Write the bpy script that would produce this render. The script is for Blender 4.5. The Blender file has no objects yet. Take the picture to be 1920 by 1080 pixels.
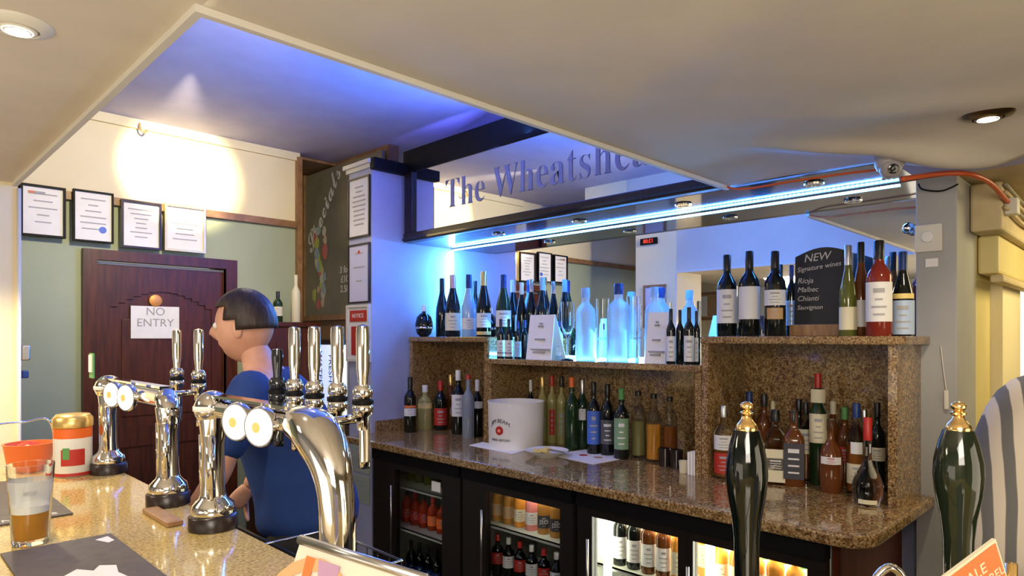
import bpy, bmesh, math, random
from mathutils import Vector, Matrix
random.seed(7)
S = bpy.context.scene
COL = S.collection
R2 = math.sqrt(2)
F = 1235.0; EYE = 1.53
# ------------------------------------------------------------------ camera, world, exposure
cd = bpy.data.cameras.new('camera'); cam = bpy.data.objects.new('camera', cd); COL.objects.link(cam)
cam.location = (0, 0, EYE); cam.rotation_euler = (math.pi/2, 0, -math.pi/4)
cd.sensor_width = 36; cd.lens = 36*F/1920; cd.shift_y = 93/1920; cd.clip_start = .02
S.camera = cam
S.view_settings.view_transform = 'Standard'; S.view_settings.look = 'None'
S.view_settings.exposure = 0.0; S.view_settings.gamma = 1; S.view_settings.use_curve_mapping = False
W = bpy.data.worlds.new('world'); S.world = W; W.use_nodes = True
W.node_tree.nodes['Background'].inputs[0].default_value = (.9, .85, .8, 1)
W.node_tree.nodes['Background'].inputs[1].default_value = .25

def light(kind, name, loc, energy, color, target=None, **k):
    l = bpy.data.lights.new(name, kind); l.energy = energy; l.color = color
    for a, v in k.items(): setattr(l, a, v)
    o = bpy.data.objects.new(name, l); COL.objects.link(o); o.location = loc
    if target is not None:
        o.rotation_euler = (Vector(target)-Vector(loc)).to_track_quat('-Z', 'Y').to_euler()
    return o
WARM = (1, .86, .66); BLUE = (.12, .42, 1)
# added soft fill lights without fittings, behind the customers' side
light('AREA', 'fill_light', (-.9, -.6, 2.05), 34, (1, .9, .78), (-.6, -.3, 0), size=1.2)
light('AREA', 'fill_light', (-.7, 1.0, 1.0), 13, (1, .88, .70), (.6, 1.0, 2.6), size=1.4)
light('AREA', 'fill_light', (1.2, -1.2, 1.3), 14, (1, .86, .64), (1.5, .3, 2.13), size=1.2)
light('AREA', 'fill_light', (-.5, -.5, 1.9), 27, (1, .90, .78), (2.4, 1.6, 1.3), size=.8)
light('AREA', 'fill_light', (-.9, 2.6, 2.08), 22, WARM, (-.2, 2.7, 0), size=.6)
# halogen spots, plus spots added only to brighten wall, bar and recess
light('SPOT', 'wall_spot', (1.15, 3.3, 2.79), 230, (1, .84, .50), (1.43, 4.37, 2.57), spot_size=.66, spot_blend=.45, shadow_soft_size=.03)
light('SPOT', 'wall_spot', (1.05, 2.0, 2.78), 190, (1, .84, .46), (1.3, 4.37, 2.3), spot_size=1.25, spot_blend=1, shadow_soft_size=.05)  # wide warm fill added to brighten the left wall
light('SPOT', 'downlight_and_fill', (.222, 1.545, 2.09), 22, WARM, (.3, 1.7, 0), spot_size=2.4, spot_blend=.6, shadow_soft_size=.03)
light('SPOT', 'downlight_and_fill', (2.12, .345, 2.08), 16, WARM, (1.95, .45, 0), spot_size=2.6, spot_blend=.6, shadow_soft_size=.03)
light('SPOT', 'downlight_and_fill', (.3, 2.75, 2.09), 55, (1, .82, .52), (.40, 2.6, 0), spot_size=1.9, spot_blend=.6, shadow_soft_size=.03)  # added without a fitting to brighten the far bar top
light('SPOT', 'downlight_and_fill', (1.5, 3.2, 2.8), 22, (1, .88, .7), (1.5, 3.2, 0), spot_size=2.3, spot_blend=.6, shadow_soft_size=.05)  # added without a fitting, extra light in the recess
# blue LED light: up and out from the sign beam, down from the strip and the corner strip
light('AREA', 'led_uplight', (2.38, 2.35, 2.50), 45, (.08, .28, 1), (2.05, 2.35, 2.83), shape='RECTANGLE', size=.04, size_y=1.9)
light('AREA', 'led_uplight', (2.42, 2.4, 2.52), 24, (.14, .17, 1), (1.2, 2.7, 2.85), shape='RECTANGLE', size=1.4, size_y=.06)
light('AREA', 'led_glow', (2.846, 2.1, 2.108), 26, (.04, .24, 1), (2.60, 2.1, 1.6), shape='RECTANGLE', size=2.6, size_y=.02)
light('AREA', 'led_glow', (2.835, 3.38, 1.85), 6, (.06, .33, 1), (2.5, 3.5, 1.85), shape='RECTANGLE', size=.02, size_y=.5)
light('AREA', 'led_glow', (2.80, 2.1, 1.43), 38, (.10, .45, 1), (2.66, 2.1, 1.7), shape='RECTANGLE', size=.9, size_y=.02)
light('AREA', 'passage_lamp', (3.6, -.2, 2.05), 18, (1, .82, .42), (3.6, .2, .9), size=.7)

# ------------------------------------------------------------------ helpers
def tf(px): return (px-960)/F
def at(px, a):
    t = tf(px); return a, a*(1-t)/(1+t)
def depth(a, b): return (a+b)/R2
def P(px, py, d):
    t = tf(px); s = d*R2
    return Vector((s*(1+t)/2, s*(1-t)/2, EYE+(633-py)*d/F))
def Pz(px, py, z):
    return P(px, py, (EYE-z)*F/(py-633))

MATS = {}
def mat(name, col, rough=.5, metal=0, trans=0, ior=1.45, emit=0, ecol=None, spec=.5, coat=0, alpha=1):
    if name in MATS: return MATS[name]
    m = bpy.data.materials.new(name); m.use_nodes = True
    p = m.node_tree.nodes['Principled BSDF']; i = p.inputs
    i['Base Color'].default_value = (*col, 1); i['Roughness'].default_value = rough
    i['Metallic'].default_value = metal; i['Transmission Weight'].default_value = trans
    i['IOR'].default_value = ior; i['Specular IOR Level'].default_value = spec
    i['Coat Weight'].default_value = coat; i['Alpha'].default_value = alpha
    if emit:
        i['Emission Color'].default_value = (*(ecol or col), 1); i['Emission Strength'].default_value = emit
    MATS[name] = m; return m
def noisy(name, stops, scale=30, rough=.5, detail=6, bump=0, coat=0, stretch=(1, 1, 1), metal=0, second=None, spec=.5):
    m = mat(name, (.5, .5, .5), rough, metal, coat=coat, spec=spec); nt = m.node_tree; N = nt.nodes; L = nt.links
    p = N['Principled BSDF']
    tc = N.new('ShaderNodeTexCoord'); mp = N.new('ShaderNodeMapping'); mp.inputs['Scale'].default_value = stretch
    L.new(tc.outputs['Object'], mp.inputs[0])
    n = N.new('ShaderNodeTexNoise'); n.inputs['Scale'].default_value = scale; n.inputs['Detail'].default_value = detail
    L.new(mp.outputs[0], n.inputs['Vector'])
    r = N.new('ShaderNodeValToRGB'); L.new(n.outputs['Fac'], r.inputs[0])
    e = r.color_ramp.elements
    while len(e) < len(stops): e.new(.5)
    for k, (q, c) in enumerate(stops): e[k].position = q; e[k].color = (*c, 1)
    out = r.outputs[0]
    if second:
        sc, lo, hi, c = second
        v = N.new('ShaderNodeTexNoise'); v.inputs['Scale'].default_value = sc; v.inputs['Detail'].default_value = 2
        L.new(mp.outputs[0], v.inputs['Vector'])
        mr = N.new('ShaderNodeMapRange'); mr.inputs[1].default_value = lo; mr.inputs[2].default_value = hi
        L.new(v.outputs['Fac'], mr.inputs[0])
        mx = N.new('ShaderNodeMixRGB'); mx.inputs[2].default_value = (*c, 1)
        L.new(mr.outputs[0], mx.inputs[0]); L.new(out, mx.inputs[1]); out = mx.outputs[0]
    L.new(out, p.inputs['Base Color'])
    if bump:
        b = N.new('ShaderNodeBump'); b.inputs['Strength'].default_value = bump; b.inputs['Distance'].default_value = .01
        L.new(n.outputs['Fac'], b.inputs['Height']); L.new(b.outputs[0], p.inputs['Normal'])
    return m
def stripes(name, c1, c2, scale, axis, dist=1.5):
    m = mat(name, c1, .9); nt = m.node_tree; N = nt.nodes; L = nt.links
    tc = N.new('ShaderNodeTexCoord'); w = N.new('ShaderNodeTexWave'); w.bands_direction = axis
    w.inputs['Scale'].default_value = scale; w.inputs['Distortion'].default_value = dist; w.inputs['Detail Scale'].default_value = .6
    L.new(tc.outputs['Object'], w.inputs['Vector'])
    r = N.new('ShaderNodeValToRGB'); L.new(w.outputs['Fac'], r.inputs[0])
    e = r.color_ramp.elements; e[0].position = .42; e[0].color = (*c1, 1); e[1].position = .55; e[1].color = (*c2, 1)
    L.new(r.outputs[0], N['Principled BSDF'].inputs['Base Color']); return m

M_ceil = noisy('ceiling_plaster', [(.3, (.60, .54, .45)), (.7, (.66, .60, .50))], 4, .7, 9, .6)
M_ceil2 = noisy('recess_plaster_led_tint', [(.3, (.41, .40, .58)), (.7, (.47, .46, .64))], 6, .7, 6, .1)  # lilac of the LED light painted into the recess plaster
M_bead = mat('bead_white', (.66, .63, .55), .5)
M_cream = noisy('cream_paint', [(.3, (.76, .67, .43)), (.7, (.80, .71, .47))], 4, .7, 4)
M_sage = noisy('sage_paint', [(.3, (.35, .40, .27)), (.7, (.39, .44, .30))], 4, .6, 4)
M_white = noisy('pillar_led_tint', [(.3, (.36, .38, .54)), (.7, (.41, .43, .59))], 5, .6, 4)  # blue LED spill put into the pillar colour
M_pil = noisy('pilaster_paint', [(.3, (.35, .345, .335)), (.7, (.39, .385, .37))], 5, .6, 4)
M_ochre = noisy('ochre_paint', [(.3, (.62, .52, .22)), (.7, (.68, .57, .26))], 5, .6, 4)
M_beam = noisy('old_beam_paint', [(.3, (.50, .40, .22)), (.7, (.62, .50, .29))], 9, .7, 6, .3)
M_wood = noisy('mahogany', [(.3, (.045, .009, .003)), (.7, (.11, .024, .007))], 8, .36, 6, .05, stretch=(6, 6, .6))
M_wood2 = noisy('brown_wood', [(.3, (.20, .10, .045)), (.7, (.36, .20, .09))], 14, .4, 6, stretch=(1, 6, 1))
M_darkwood = noisy('dark_wood', [(.3, (.012, .008, .008)), (.7, (.03, .016, .012))], 10, .3, 5, stretch=(6, 6, .8))
M_black = mat('black_paint', (.006, .006, .007), .5, spec=.15)
M_gloss = mat('black_gloss', (.012, .014, .02), .08, spec=.8)
M_floor = noisy('floor_vinyl', [(.3, (.03, .022, .018)), (.7, (.06, .04, .03))], 12, .5, 4)
M_gran = noisy('brown_granite', [(.33, (.03, .018, .009)), (.43, (.20, .115, .042)), (.56, (.34, .21, .085)), (.70, (.52, .39, .21))], 150, .09, 3, coat=.3, second=(40, .54, .70, (.12, .06, .022)))
M_gran2 = noisy('pale_granite', [(.30, (.20, .135, .05)), (.45, (.46, .33, .11)), (.58, (.58, .43, .16)), (.7, (.68, .56, .28))], 170, .12, 4, coat=.3, second=(50, .55, .8, (.34, .23, .09)))
M_mirror = mat('mirror_silver', (.86, .88, .88), .012, 1)
M_chrome = mat('chrome', (.82, .80, .77), .07, 1)
M_steel = mat('brushed_steel', (.5, .5, .5), .3, 1)
M_brass = mat('brass', (.90, .62, .26), .18, 1)
M_gold = mat('gold_foil', (.75, .52, .18), .3, .8)
M_led = mat('led_white_blue', (.5, .8, 1), .5, emit=14, ecol=(.10, .42, 1))
M_ledcore = mat('led_core', (.8, .95, 1), .5, emit=40, ecol=(.35, .7, 1))
M_lamp = mat('halogen', (1, .9, .7), .5, emit=25, ecol=(1, .86, .6))
M_fridgelamp = mat('fridge_lamp', (1, 1, .85), .5, emit=9, ecol=(1, .97, .78))
M_window = mat('daylight_pane', (1, 1, 1), .5, emit=3, ecol=(1, .98, .92))
M_paper = noisy('paper', [(.3, (.80, .78, .74)), (.7, (.86, .84, .80))], 12, .6, 3)
M_paperb = mat('blue_paper', (.55, .55, .72), .6)
M_ink = mat('ink', (.05, .05, .06), .6)
M_grey = mat('grey_print', (.36, .35, .35), .6)
M_red = mat('red_print', (.45, .03, .02), .4)
M_orange = mat('orange_print', (.75, .17, .04), .45)
M_yellow = mat('yellow_print', (.80, .62, .20), .5)
M_bluep = mat('blue_print', (.06, .14, .55), .4)
M_greenp = mat('green_print', (.10, .30, .08), .5)
M_tan = mat('tan_label', (.50, .30, .13), .5)
M_creaml = mat('cream_label', (.72, .66, .45), .5)
M_whitel = mat('white_label', (.72, .71, .68), .5)
M_olive = mat('olive_label', (.30, .30, .12), .5)
M_chalk = mat('chalk', (.62, .60, .56), .9)
M_board = noisy('slate_board', [(.3, (.016, .016, .018)), (.7, (.03, .03, .032))], 5, .5, 5)
M_board2 = noisy('board_warm_light_tint', [(.3, (.14, .125, .08)), (.7, (.24, .21, .14))], 3, .55, 5)  # board colour lightened to carry the warm light on it
M_glass = mat('clear_glass', (.92, .96, .97), .02, trans=1, ior=1.25)
M_thin = mat('pane_glass', (.95, .97, .97), .0, trans=1, ior=1.02)
M_frost = mat('frosted_glass', (.70, .86, .95), .35, trans=.55, ior=1.2)
M_dkglass = mat('black_bottle_glass', (.006, .008, .007), .06, spec=.6)
M_grglass = mat('green_bottle_glass', (.012, .035, .012), .07, spec=.6)
M_oliveg = mat('olive_bottle_glass', (.10, .11, .02), .07, spec=.6)
M_brglass = mat('amber_bottle_glass', (.12, .035, .008), .07, spec=.6)
M_roseg = mat('rose_bottle_glass', (.19, .022, .012), .08, spec=.6)
M_blueg = mat('pale_blue_bottle', (.30, .50, .75), .12, spec=.6)
M_greyg = mat('smoky_bottle', (.28, .32, .36), .15, trans=.3)
M_liqbr = mat('whisky', (.30, .09, .015), .1)
M_liqor = mat('orange_liqueur', (.72, .30, .03), .2)
M_liqye = mat('pale_liqueur', (.34, .30, .10), .15)
M_beer = mat('beer', (.72, .32, .04), .08, trans=.35, ior=1.1)
M_foam = mat('foam', (.88, .84, .76), .7)
M_capblk = mat('black_cap', (.01, .01, .012), .3)
M_capred = mat('red_cap', (.45, .02, .015), .3)
M_capor = mat('orange_cap', (.75, .14, .02), .35)
M_capwh = mat('white_cap', (.75, .75, .72), .4)
M_capblue = mat('blue_cap', (.01, .035, .16), .35)
M_cappink = mat('pink_foil', (.62, .40, .40), .35, .4)
M_pump = mat('pump_handle_black', (.002, .004, .003), .06, spec=.8)
M_pump2 = mat('pump_handle_green', (.012, .018, .009), .06, spec=.8)
M_skin = noisy('skin', [(.3, (.50, .25, .16)), (.7, (.58, .31, .21))], 20, .55, 3)
M_hair = noisy('dark_hair', [(.3, (.012, .008, .006)), (.7, (.04, .022, .015))], 60, .5, 4, .4, stretch=(1, 1, .2))
M_shirt = noisy('blue_shirt', [(.3, (.006, .026, .13)), (.7, (.012, .045, .19))], 7, .85, 5, .3)
M_trous = mat('black_trousers', (.012, .012, .014), .8)
M_mat = noisy('rubber_mat', [(.3, (.075, .062, .055)), (.7, (.10, .085, .075))], 40, .6, 3)
M_shade = mat('grey_trousers', (.10, .10, .12), .8)
M_cable = mat('orange_cable', (.55, .09, .02), .4)
M_wire = mat('grey_cable', (.3, .27, .2), .5)
M_dome = mat('camera_white', (.35, .32, .33), .35)

OFF = {}
def empty(name, label, cat, loc=(0, 0, 0), rz=0, group=None):
    o = bpy.data.objects.new(name, None); COL.objects.link(o); o.location = loc; o.rotation_euler = (0, 0, rz)
    o.empty_display_size = .02
    o['label'] = label; o['category'] = cat
    if group: o['group'] = group
    return o
def tag(o, label, cat, group=None):
    o['label'] = label; o['category'] = cat
    if group: o['group'] = group
    return o
def off(p):
    v = Vector((0, 0, 0))
    while p is not None: v += p.location; p = p.parent
    return v
def link(name, me, m, parent=None, world=False, loc=None, smooth=False, structure=False):
    o = bpy.data.objects.new(name, me); COL.objects.link(o)
    me.materials.clear(); me.materials.append(m)
    if parent is not None:
        o.parent = parent
        if world: me.transform(Matrix.Translation(-off(parent)))
    if loc is not None: o.location = loc
    if smooth: me.shade_smooth()
    if structure: o['kind'] = 'structure'
    if name in ('print', 'wires'): o['kind'] = 'stuff'
    return o
def to_me(bm, name='m'):
    me = bpy.data.meshes.new(name); bm.normal_update(); bm.to_mesh(me); bm.free(); return me
def bx(bm, x0, x1, y0, y1, z0, z1):
    if x0 > x1: x0, x1 = x1, x0
    if y0 > y1: y0, y1 = y1, y0
    if z0 > z1: z0, z1 = z1, z0
    v = [bm.verts.new(c) for c in ((x0,y0,z0),(x1,y0,z0),(x1,y1,z0),(x0,y1,z0),(x0,y0,z1),(x1,y0,z1),(x1,y1,z1),(x0,y1,z1))]
    for f in ((3,2,1,0),(4,5,6,7),(0,1,5,4),(1,2,6,5),(2,3,7,6),(3,0,4,7)): bm.faces.new([v[i] for i in f])
def box(name, x0, x1, y0, y1, z0, z1, m, parent=None, bev=0, **k):
    bm = bmesh.new(); bx(bm, x0, x1, y0, y1, z0, z1)
    if bev: bmesh.ops.bevel(bm, geom=bm.edges[:], offset=bev, segments=2, affect='EDGES', profile=.5)
    return link(name, to_me(bm), m, parent, world=parent is not None, **k)
def boxes(name, L, m, parent=None, **k):
    bm = bmesh.new()
    for b in L: bx(bm, *b)
    return link(name, to_me(bm), m, parent, world=parent is not None, **k)
def lathe_bm(bm, prof, seg=24, sq=0, mtx=None, ring=False):
    rings = []
    for r, z in prof:
        rg_ = []
        for i in range(seg):
            t = 2*math.pi*i/seg; c, s = math.cos(t), math.sin(t)
            k = 1
            if sq:
                k = 1+(sq)*(1/max(abs(c), abs(s))-1)
            rg_.append(bm.verts.new((r*k*c, r*k*s, z)))
        rings.append(rg_)
    for a, b in zip(rings, rings[1:]+([rings[0]] if ring else [])):
        for i in range(seg): bm.faces.new((a[i], a[(i+1) % seg], b[(i+1) % seg], b[i]))
    if not ring: bm.faces.new(rings[0][::-1]); bm.faces.new(rings[-1])
    if mtx is not None:
        bmesh.ops.transform(bm, matrix=mtx, verts=[v for r in rings for v in r])
def lathe(name, prof, m, parent=None, seg=24, sq=0, mtx=None, world=False, smooth=True, loc=None, ring=False):
    bm = bmesh.new(); lathe_bm(bm, [(max(r, .0004), z) for r, z in prof], seg, sq, mtx, ring)
    me = to_me(bm); o = link(name, me, m, parent, world, loc)
    if smooth:
        try: me.shade_smooth(); me.set_sharp_from_angle(angle=math.radians(50))
        except Exception: pass
    return o
def tube_bm(bm, pts, rad, seg=10, cap=True):
    pts = [Vector(p) for p in pts]; rings = []; up = None
    for i, p in enumerate(pts):
        d = (pts[min(i+1, len(pts)-1)]-pts[max(i-1, 0)]).normalized()
        if up is None: up = d.orthogonal().normalized()
        up = (up-d*up.dot(d)).normalized(); s = d.cross(up)
        r = rad[i] if isinstance(rad, (list, tuple)) else rad
        rings.append([bm.verts.new(p+(up*math.cos(t)+s*math.sin(t))*r) for t in [2*math.pi*k/seg for k in range(seg)]])
    for a, b in zip(rings, rings[1:]):
        for i in range(seg): bm.faces.new((a[i], a[(i+1) % seg], b[(i+1) % seg], b[i]))
    if cap: bm.faces.new(rings[0][::-1]); bm.faces.new(rings[-1])
def tube(name, pts, rad, m, parent=None, seg=10, world=True):
    bm = bmesh.new(); tube_bm(bm, pts, rad, seg); bmesh.ops.recalc_face_normals(bm, faces=bm.faces[:])
    return link(name, to_me(bm), m, parent, world=world and parent is not None, smooth=True)
def spline(pts, n=6):
    pts = [Vector(p) for p in pts]; out = []
    for i in range(len(pts)-1):
        p0 = pts[max(i-1, 0)]; p1 = pts[i]; p2 = pts[i+1]; p3 = pts[min(i+2, len(pts)-1)]
        for k in range(n):
            t = k/n
            out.append(.5*((2*p1)+(p2-p0)*t+(2*p0-5*p1+4*p2-p3)*t*t+(3*p1-p0-3*p2+p3)*t**3))
    out.append(pts[-1]); return out
def basis(o, x, y):
    x = Vector(x).normalized(); y = Vector(y).normalized(); z = x.cross(y)
    m = Matrix((x, y, z)).transposed().to_4x4(); m.translation = Vector(o); return m
def text_me(body, size, ext=.0008, space=1.0, align='CENTER', res=4, shear=0, thin=0):
    c = bpy.data.curves.new('t', 'FONT'); c.body = body; c.size = size; c.extrude = ext; c.align_x = align
    c.align_y = 'CENTER'; c.space_character = space; c.resolution_u = res; c.shear = shear; c.offset = thin
    o = bpy.data.objects.new('t', c); COL.objects.link(o); bpy.context.view_layer.update()
    dg = bpy.context.evaluated_depsgraph_get(); me = bpy.data.meshes.new_from_object(o.evaluated_get(dg))
    bpy.data.objects.remove(o); bpy.data.curves.remove(c); return me
def text(name, body, size, m, mtx, parent=None, world=True, **k):
    me = text_me(body, size, **k); me.transform(mtx)
    return link(name, me, m, parent, world=world and parent is not None)
def fA(y, z, x): return basis((x, y, z), (0, -1, 0), (0, 0, 1))       # on a plane facing the camera side (-x)
def fB(x, z, y): return basis((x, y, z), (1, 0, 0), (0, 0, 1))        # on a plane facing -y
def poly(name, pts, m, parent=None, th=.002, nrm=None, **k):
    bm = bmesh.new(); vs = [bm.verts.new(p) for p in pts]; f = bm.faces.new(vs); bm.normal_update()
    n = f.normal.copy() if nrm is None else Vector(nrm)
    r = bmesh.ops.extrude_face_region(bm, geom=[f])
    for v in r['geom']:
        if isinstance(v, bmesh.types.BMVert): v.co += n*th
    bmesh.ops.recalc_face_normals(bm, faces=bm.faces[:])
    return link(name, to_me(bm), m, parent, world=parent is not None, **k)

# ------------------------------------------------------------------ room shell
ZL, ZR = 2.13, 2.83            # low ceiling, recess ceiling
box('floor', -2.2, 6.5, -3.0, 5.6, -.05, 0, M_floor, structure=True)
# low ceiling : bumpy plaster sheet with thickness
def low_ceiling(name, x0, x1, y0, y1, nx, ny, bump):
    bm = bmesh.new(); g = []
    for i in range(nx+1):
        row = []
        for j in range(ny+1):
            x = x0+(x1-x0)*i/nx; y = y0+(y1-y0)*j/ny
            row.append(bm.verts.new((x, y, ZL+bump(x, y))))
        g.append(row)
    for i in range(nx):
        for j in range(ny): bm.faces.new((g[i][j], g[i][j+1], g[i+1][j+1], g[i+1][j]))
    b = [g[i][0] for i in range(nx+1)]+[g[nx][j] for j in range(1, ny+1)]+[g[i][ny] for i in range(nx-1, -1, -1)]+[g[0][j] for j in range(ny-1, 0, -1)]
    top = [bm.verts.new((v.co.x, v.co.y, ZR)) for v in b]
    for i in range(len(b)):
        j = (i+1) % len(b); bm.faces.new((b[j], b[i], top[i], top[j]))
    bmesh.ops.recalc_face_normals(bm, faces=bm.faces[:])
    return link(name, to_me(bm), M_ceil, structure=True, smooth=False)
def g(x, c, w): return math.exp(-((x-c)/w)**2)
def bumpR(x, y):
    e = min(1, max(0, (1.2-y)/.15))*min(1, max(0, (2.47-x)/.02+.0)) if x < 2.3 else min(1, max(0, (1.2-y)/.15))
    z = -.055*g(x, 2.44, .16)/(1+math.exp((y-.62)/.035))
    z += -.030*g(x+.8*(y-.6), 2.30, .07)*(1/(1+math.exp((y-.85)/.05)))
    z += -.012*g(x+.5*y, 2.2, .10)*(1/(1+math.exp((y-.7)/.08)))
    z += .006*math.sin(3.1*x+1.7*y)+.004*math.sin(6*y-2.3*x)
    z += -.010*g(x-.55*y, .85, .12)
    return z*min(1, max(0, (1.25-y)/.25)) 
c1 = low_ceiling('ceiling', .446, 2.47, -3.0, 1.25, 110, 190, bumpR)
for p in c1.data.polygons:
    if abs(p.normal.z) > .3: p.use_smooth = True
c2 = low_ceiling('ceiling', -2.2, .446, -3.0, 3.60, 6, 6, lambda x, y: 0)
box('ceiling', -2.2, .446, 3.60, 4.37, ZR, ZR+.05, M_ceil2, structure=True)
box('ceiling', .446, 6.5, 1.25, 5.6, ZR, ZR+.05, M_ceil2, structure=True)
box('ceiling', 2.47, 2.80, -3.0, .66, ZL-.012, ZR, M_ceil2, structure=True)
box('ceiling', 2.80, 6.5, -3.0, .66, ZL-.002, ZR, M_beam, structure=True)
# beads round the recess
boxes('trim_1', [(.434, .450, 1.238, 3.17, ZL-.014, ZL+.004), (.450, 2.455, 1.238, 1.254, ZL-.014, ZL+.004)], M_bead, structure=True)
# walls
boxes('wall_left', [(-2.2, .95, 4.37, 4.47, 0, 2.32), (1.745, 2.23, 4.37, 4.47, 0, 2.32), (.95, 1.745, 4.37, 4.47, 2.0, 2.32)], M_sage, structure=True)
box('wall_left', -2.2, 2.23, 4.37, 4.47, 2.32, ZR, M_cream, structure=True)
box('trim_2', -2.2, 2.20, 4.335, 4.37, 2.30, 2.345, M_wood2, structure=True)
box('trim_3', .446, 2.23, 4.345, 4.37, 2.775, 2.83, M_cream, structure=True)
box('trim_4', 2.205, 2.24, 4.33, 4.37, 0, 2.80, M_wood2, structure=True)
box('wall_back', -2.2, -1.9, -3.0, 4.37, 0, ZR, M_cream, structure=True)
box('wall_front', -1.9, 6.5, -3.1, -3.0, 0, ZR, M_cream, structure=True)
# far nook behind the end of the left wall
boxes('wall_nook', [(2.54, 2.62, 3.71, 5.6, 0, ZR), (2.0, 2.54, 5.3, 5.4, 0, ZR)], M_wood2, structure=True)
for k in range(6):
    o = box('ceiling_board', 2.235, 2.54, 4.40+k*.13, 4.52+k*.13, ZR-.022, ZR-.004, M_wood2); o['kind'] = 'structure'
# bar-back wall behind mirror, far wall of the passage
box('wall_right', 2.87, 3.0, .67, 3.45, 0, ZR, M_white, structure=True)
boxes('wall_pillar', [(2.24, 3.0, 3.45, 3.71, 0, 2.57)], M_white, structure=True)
box('wall_post', 0, .452, 3.17, 3.605, 0, ZR, M_cream, structure=True)
tube('trim_5', [(.455, 3.167, .02), (.455, 3.167, ZL-.02)], .008, M_bead)['kind'] = 'structure'
box('wall_pilaster', 2.80, 3.12, .542, .672, 0, ZL-.012, M_pil, bev=.004, structure=True)
boxes('wall_passage', [(3.12, 3.42, .542, .66, 0, ZL)], M_ochre, structure=True)
boxes('wall_passage', [(3.42, 3.88, .50, .66, 0, ZL), (3.88, 6.5, .50, .66, 0, .85), (3.88, 6.5, .50, .66, 1.86, ZL), (4.9, 6.5, .5, .66, .85, 1.86)], M_cream, structure=True)
box('wall_far', 6.4, 6.5, -3, .5, 0, ZL, M_cream, structure=True)
w = box('window_1', 3.88, 4.9, .58, .60, .85, 1.86, M_window, structure=True)
boxes('window_frame', [(3.88, 3.92, .53, .58, .85, 1.86), (4.36, 4.40, .53, .58, .85, 1.86), (3.88, 4.9, .53, .58, .85, .89)], M_bead, w)
# boxed old beam with cables in the passage
bm_ = empty('ceiling_beam', 'old ochre painted beam with a ledge running into the passage at right', 'beam', (3.2, .5, 1.9))
box('beam_box', 3.0, 6.2, .44, .54, 1.93, 2.11, M_beam, bm_, bev=.01)
box('beam_ledge', 3.14, 6.2, .47, .54, 1.78, 1.93, M_ochre, bm_, bev=.01)
box('lower_moulding', 3.14, 6.2, .455, .50, 1.745, 1.775, M_beam, bm_, bev=.008)

# ------------------------------------------------------------------ recess: beam, sign, shelf with LED
sg = empty('pub_sign', 'long mirrored pub sign reading The Wheatsheaf in a dark frame above the bar', 'sign', (2.47, 2.4, 2.13))
box('top_beam', 2.47, 2.52, .7, 3.45, 2.565, 2.71, M_black, sg, bev=.004)
box('bottom_rail', 2.455, 2.498, .7, 3.43, 2.13, 2.185, M_darkwood, sg, bev=.006)
box('rail_bead', 2.447, 2.456, .7, 3.43, 2.140, 2.152, M_gloss, sg)
box('frame_post', 2.457, 2.50, 3.34, 3.42, 2.185, 2.565, M_darkwood, sg, bev=.006)
box('mirror_glass', 2.478, 2.486, 1.0, 3.34, 2.185, 2.565, M_mirror, sg)
M_sign = mat('sign_lettering', (.27, .27, .36), .5)
me = text_me('𝐓𝐡𝐞 𝐖𝐡𝐞𝐚𝐭𝐬𝐡𝐞𝐚𝐟', .225, .001, 1.02, 'LEFT', 5, thin=-.0035)
xs = [v.co.x for v in me.vertices]; ys = [v.co.y for v in me.vertices]
sx = 1.50/(max(xs)-min(xs)); sy = .168/(max(ys)-min(ys))
me.transform(Matrix.Translation((-min(xs), -min(ys), 0))); me.transform(Matrix.Diagonal((sx, sy, 1, 1)))
me.transform(fA(3.03, 2.292, 2.4755)); link('lettering', me, M_sign, sg, world=True)
box('pillar_cornice', 2.225, 2.475, 3.40, 3.452, 2.555, 2.625, M_black, None, bev=.006)['kind'] = 'structure'
boxes('pillar_cap', [(2.225, 2.46, 3.45, 3.725, 2.57, 2.595), (2.21, 2.46, 3.44, 3.74, 2.595, 2.62)], M_bead)['kind'] = 'structure'
o = bpy.data.objects['pillar_cornice']; 
sh = empty('light_shelf', 'glossy dark canopy over the bar back with LED strip and small spotlights', 'canopy', (2.66, 2.0, 2.13))
box('soffit_board', 2.50, 2.868, .675, 3.445, 2.13, 2.16, M_gloss, sh)
box('led_strip', 2.855, 2.8615, .74, 3.43, 2.115, 2.123, M_led, sh)
bm = bmesh.new()
for k in range(150):
    y = .745+k*(3.42-.745)/150; bx(bm, 2.853, 2.856, y, y+.008, 2.116, 2.122)
o = link('led_chip', to_me(bm), M_ledcore, sh, world=True); o['kind'] = 'stuff'
box('corner_led_strip', 2.852, 2.862, 3.432, 3.442, 1.56, 2.11, M_ledcore, sh)
for y in (.98, 1.55, 2.15, 2.75):
    o = lathe('spot_ring', [(.024, -.006), (.036, -.006), (.038, 0), (.024, .0)], M_chrome, sh, 20, ring=True, mtx=Matrix.Translation((2.64, y, 2.128)), world=True)
    lathe('spot_lens', [(.0, -.004), (.022, -.004), (.022, 0)], M_glass, o, 16, mtx=Matrix.Translation((2.64, y, 2.128)), world=True)
mr = tag(box('wall_mirror', 2.862, 2.869, .675, 3.445, 1.0, 2.128, M_mirror), 'wide frameless mirror along the wall behind the bottles', 'mirror')

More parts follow.
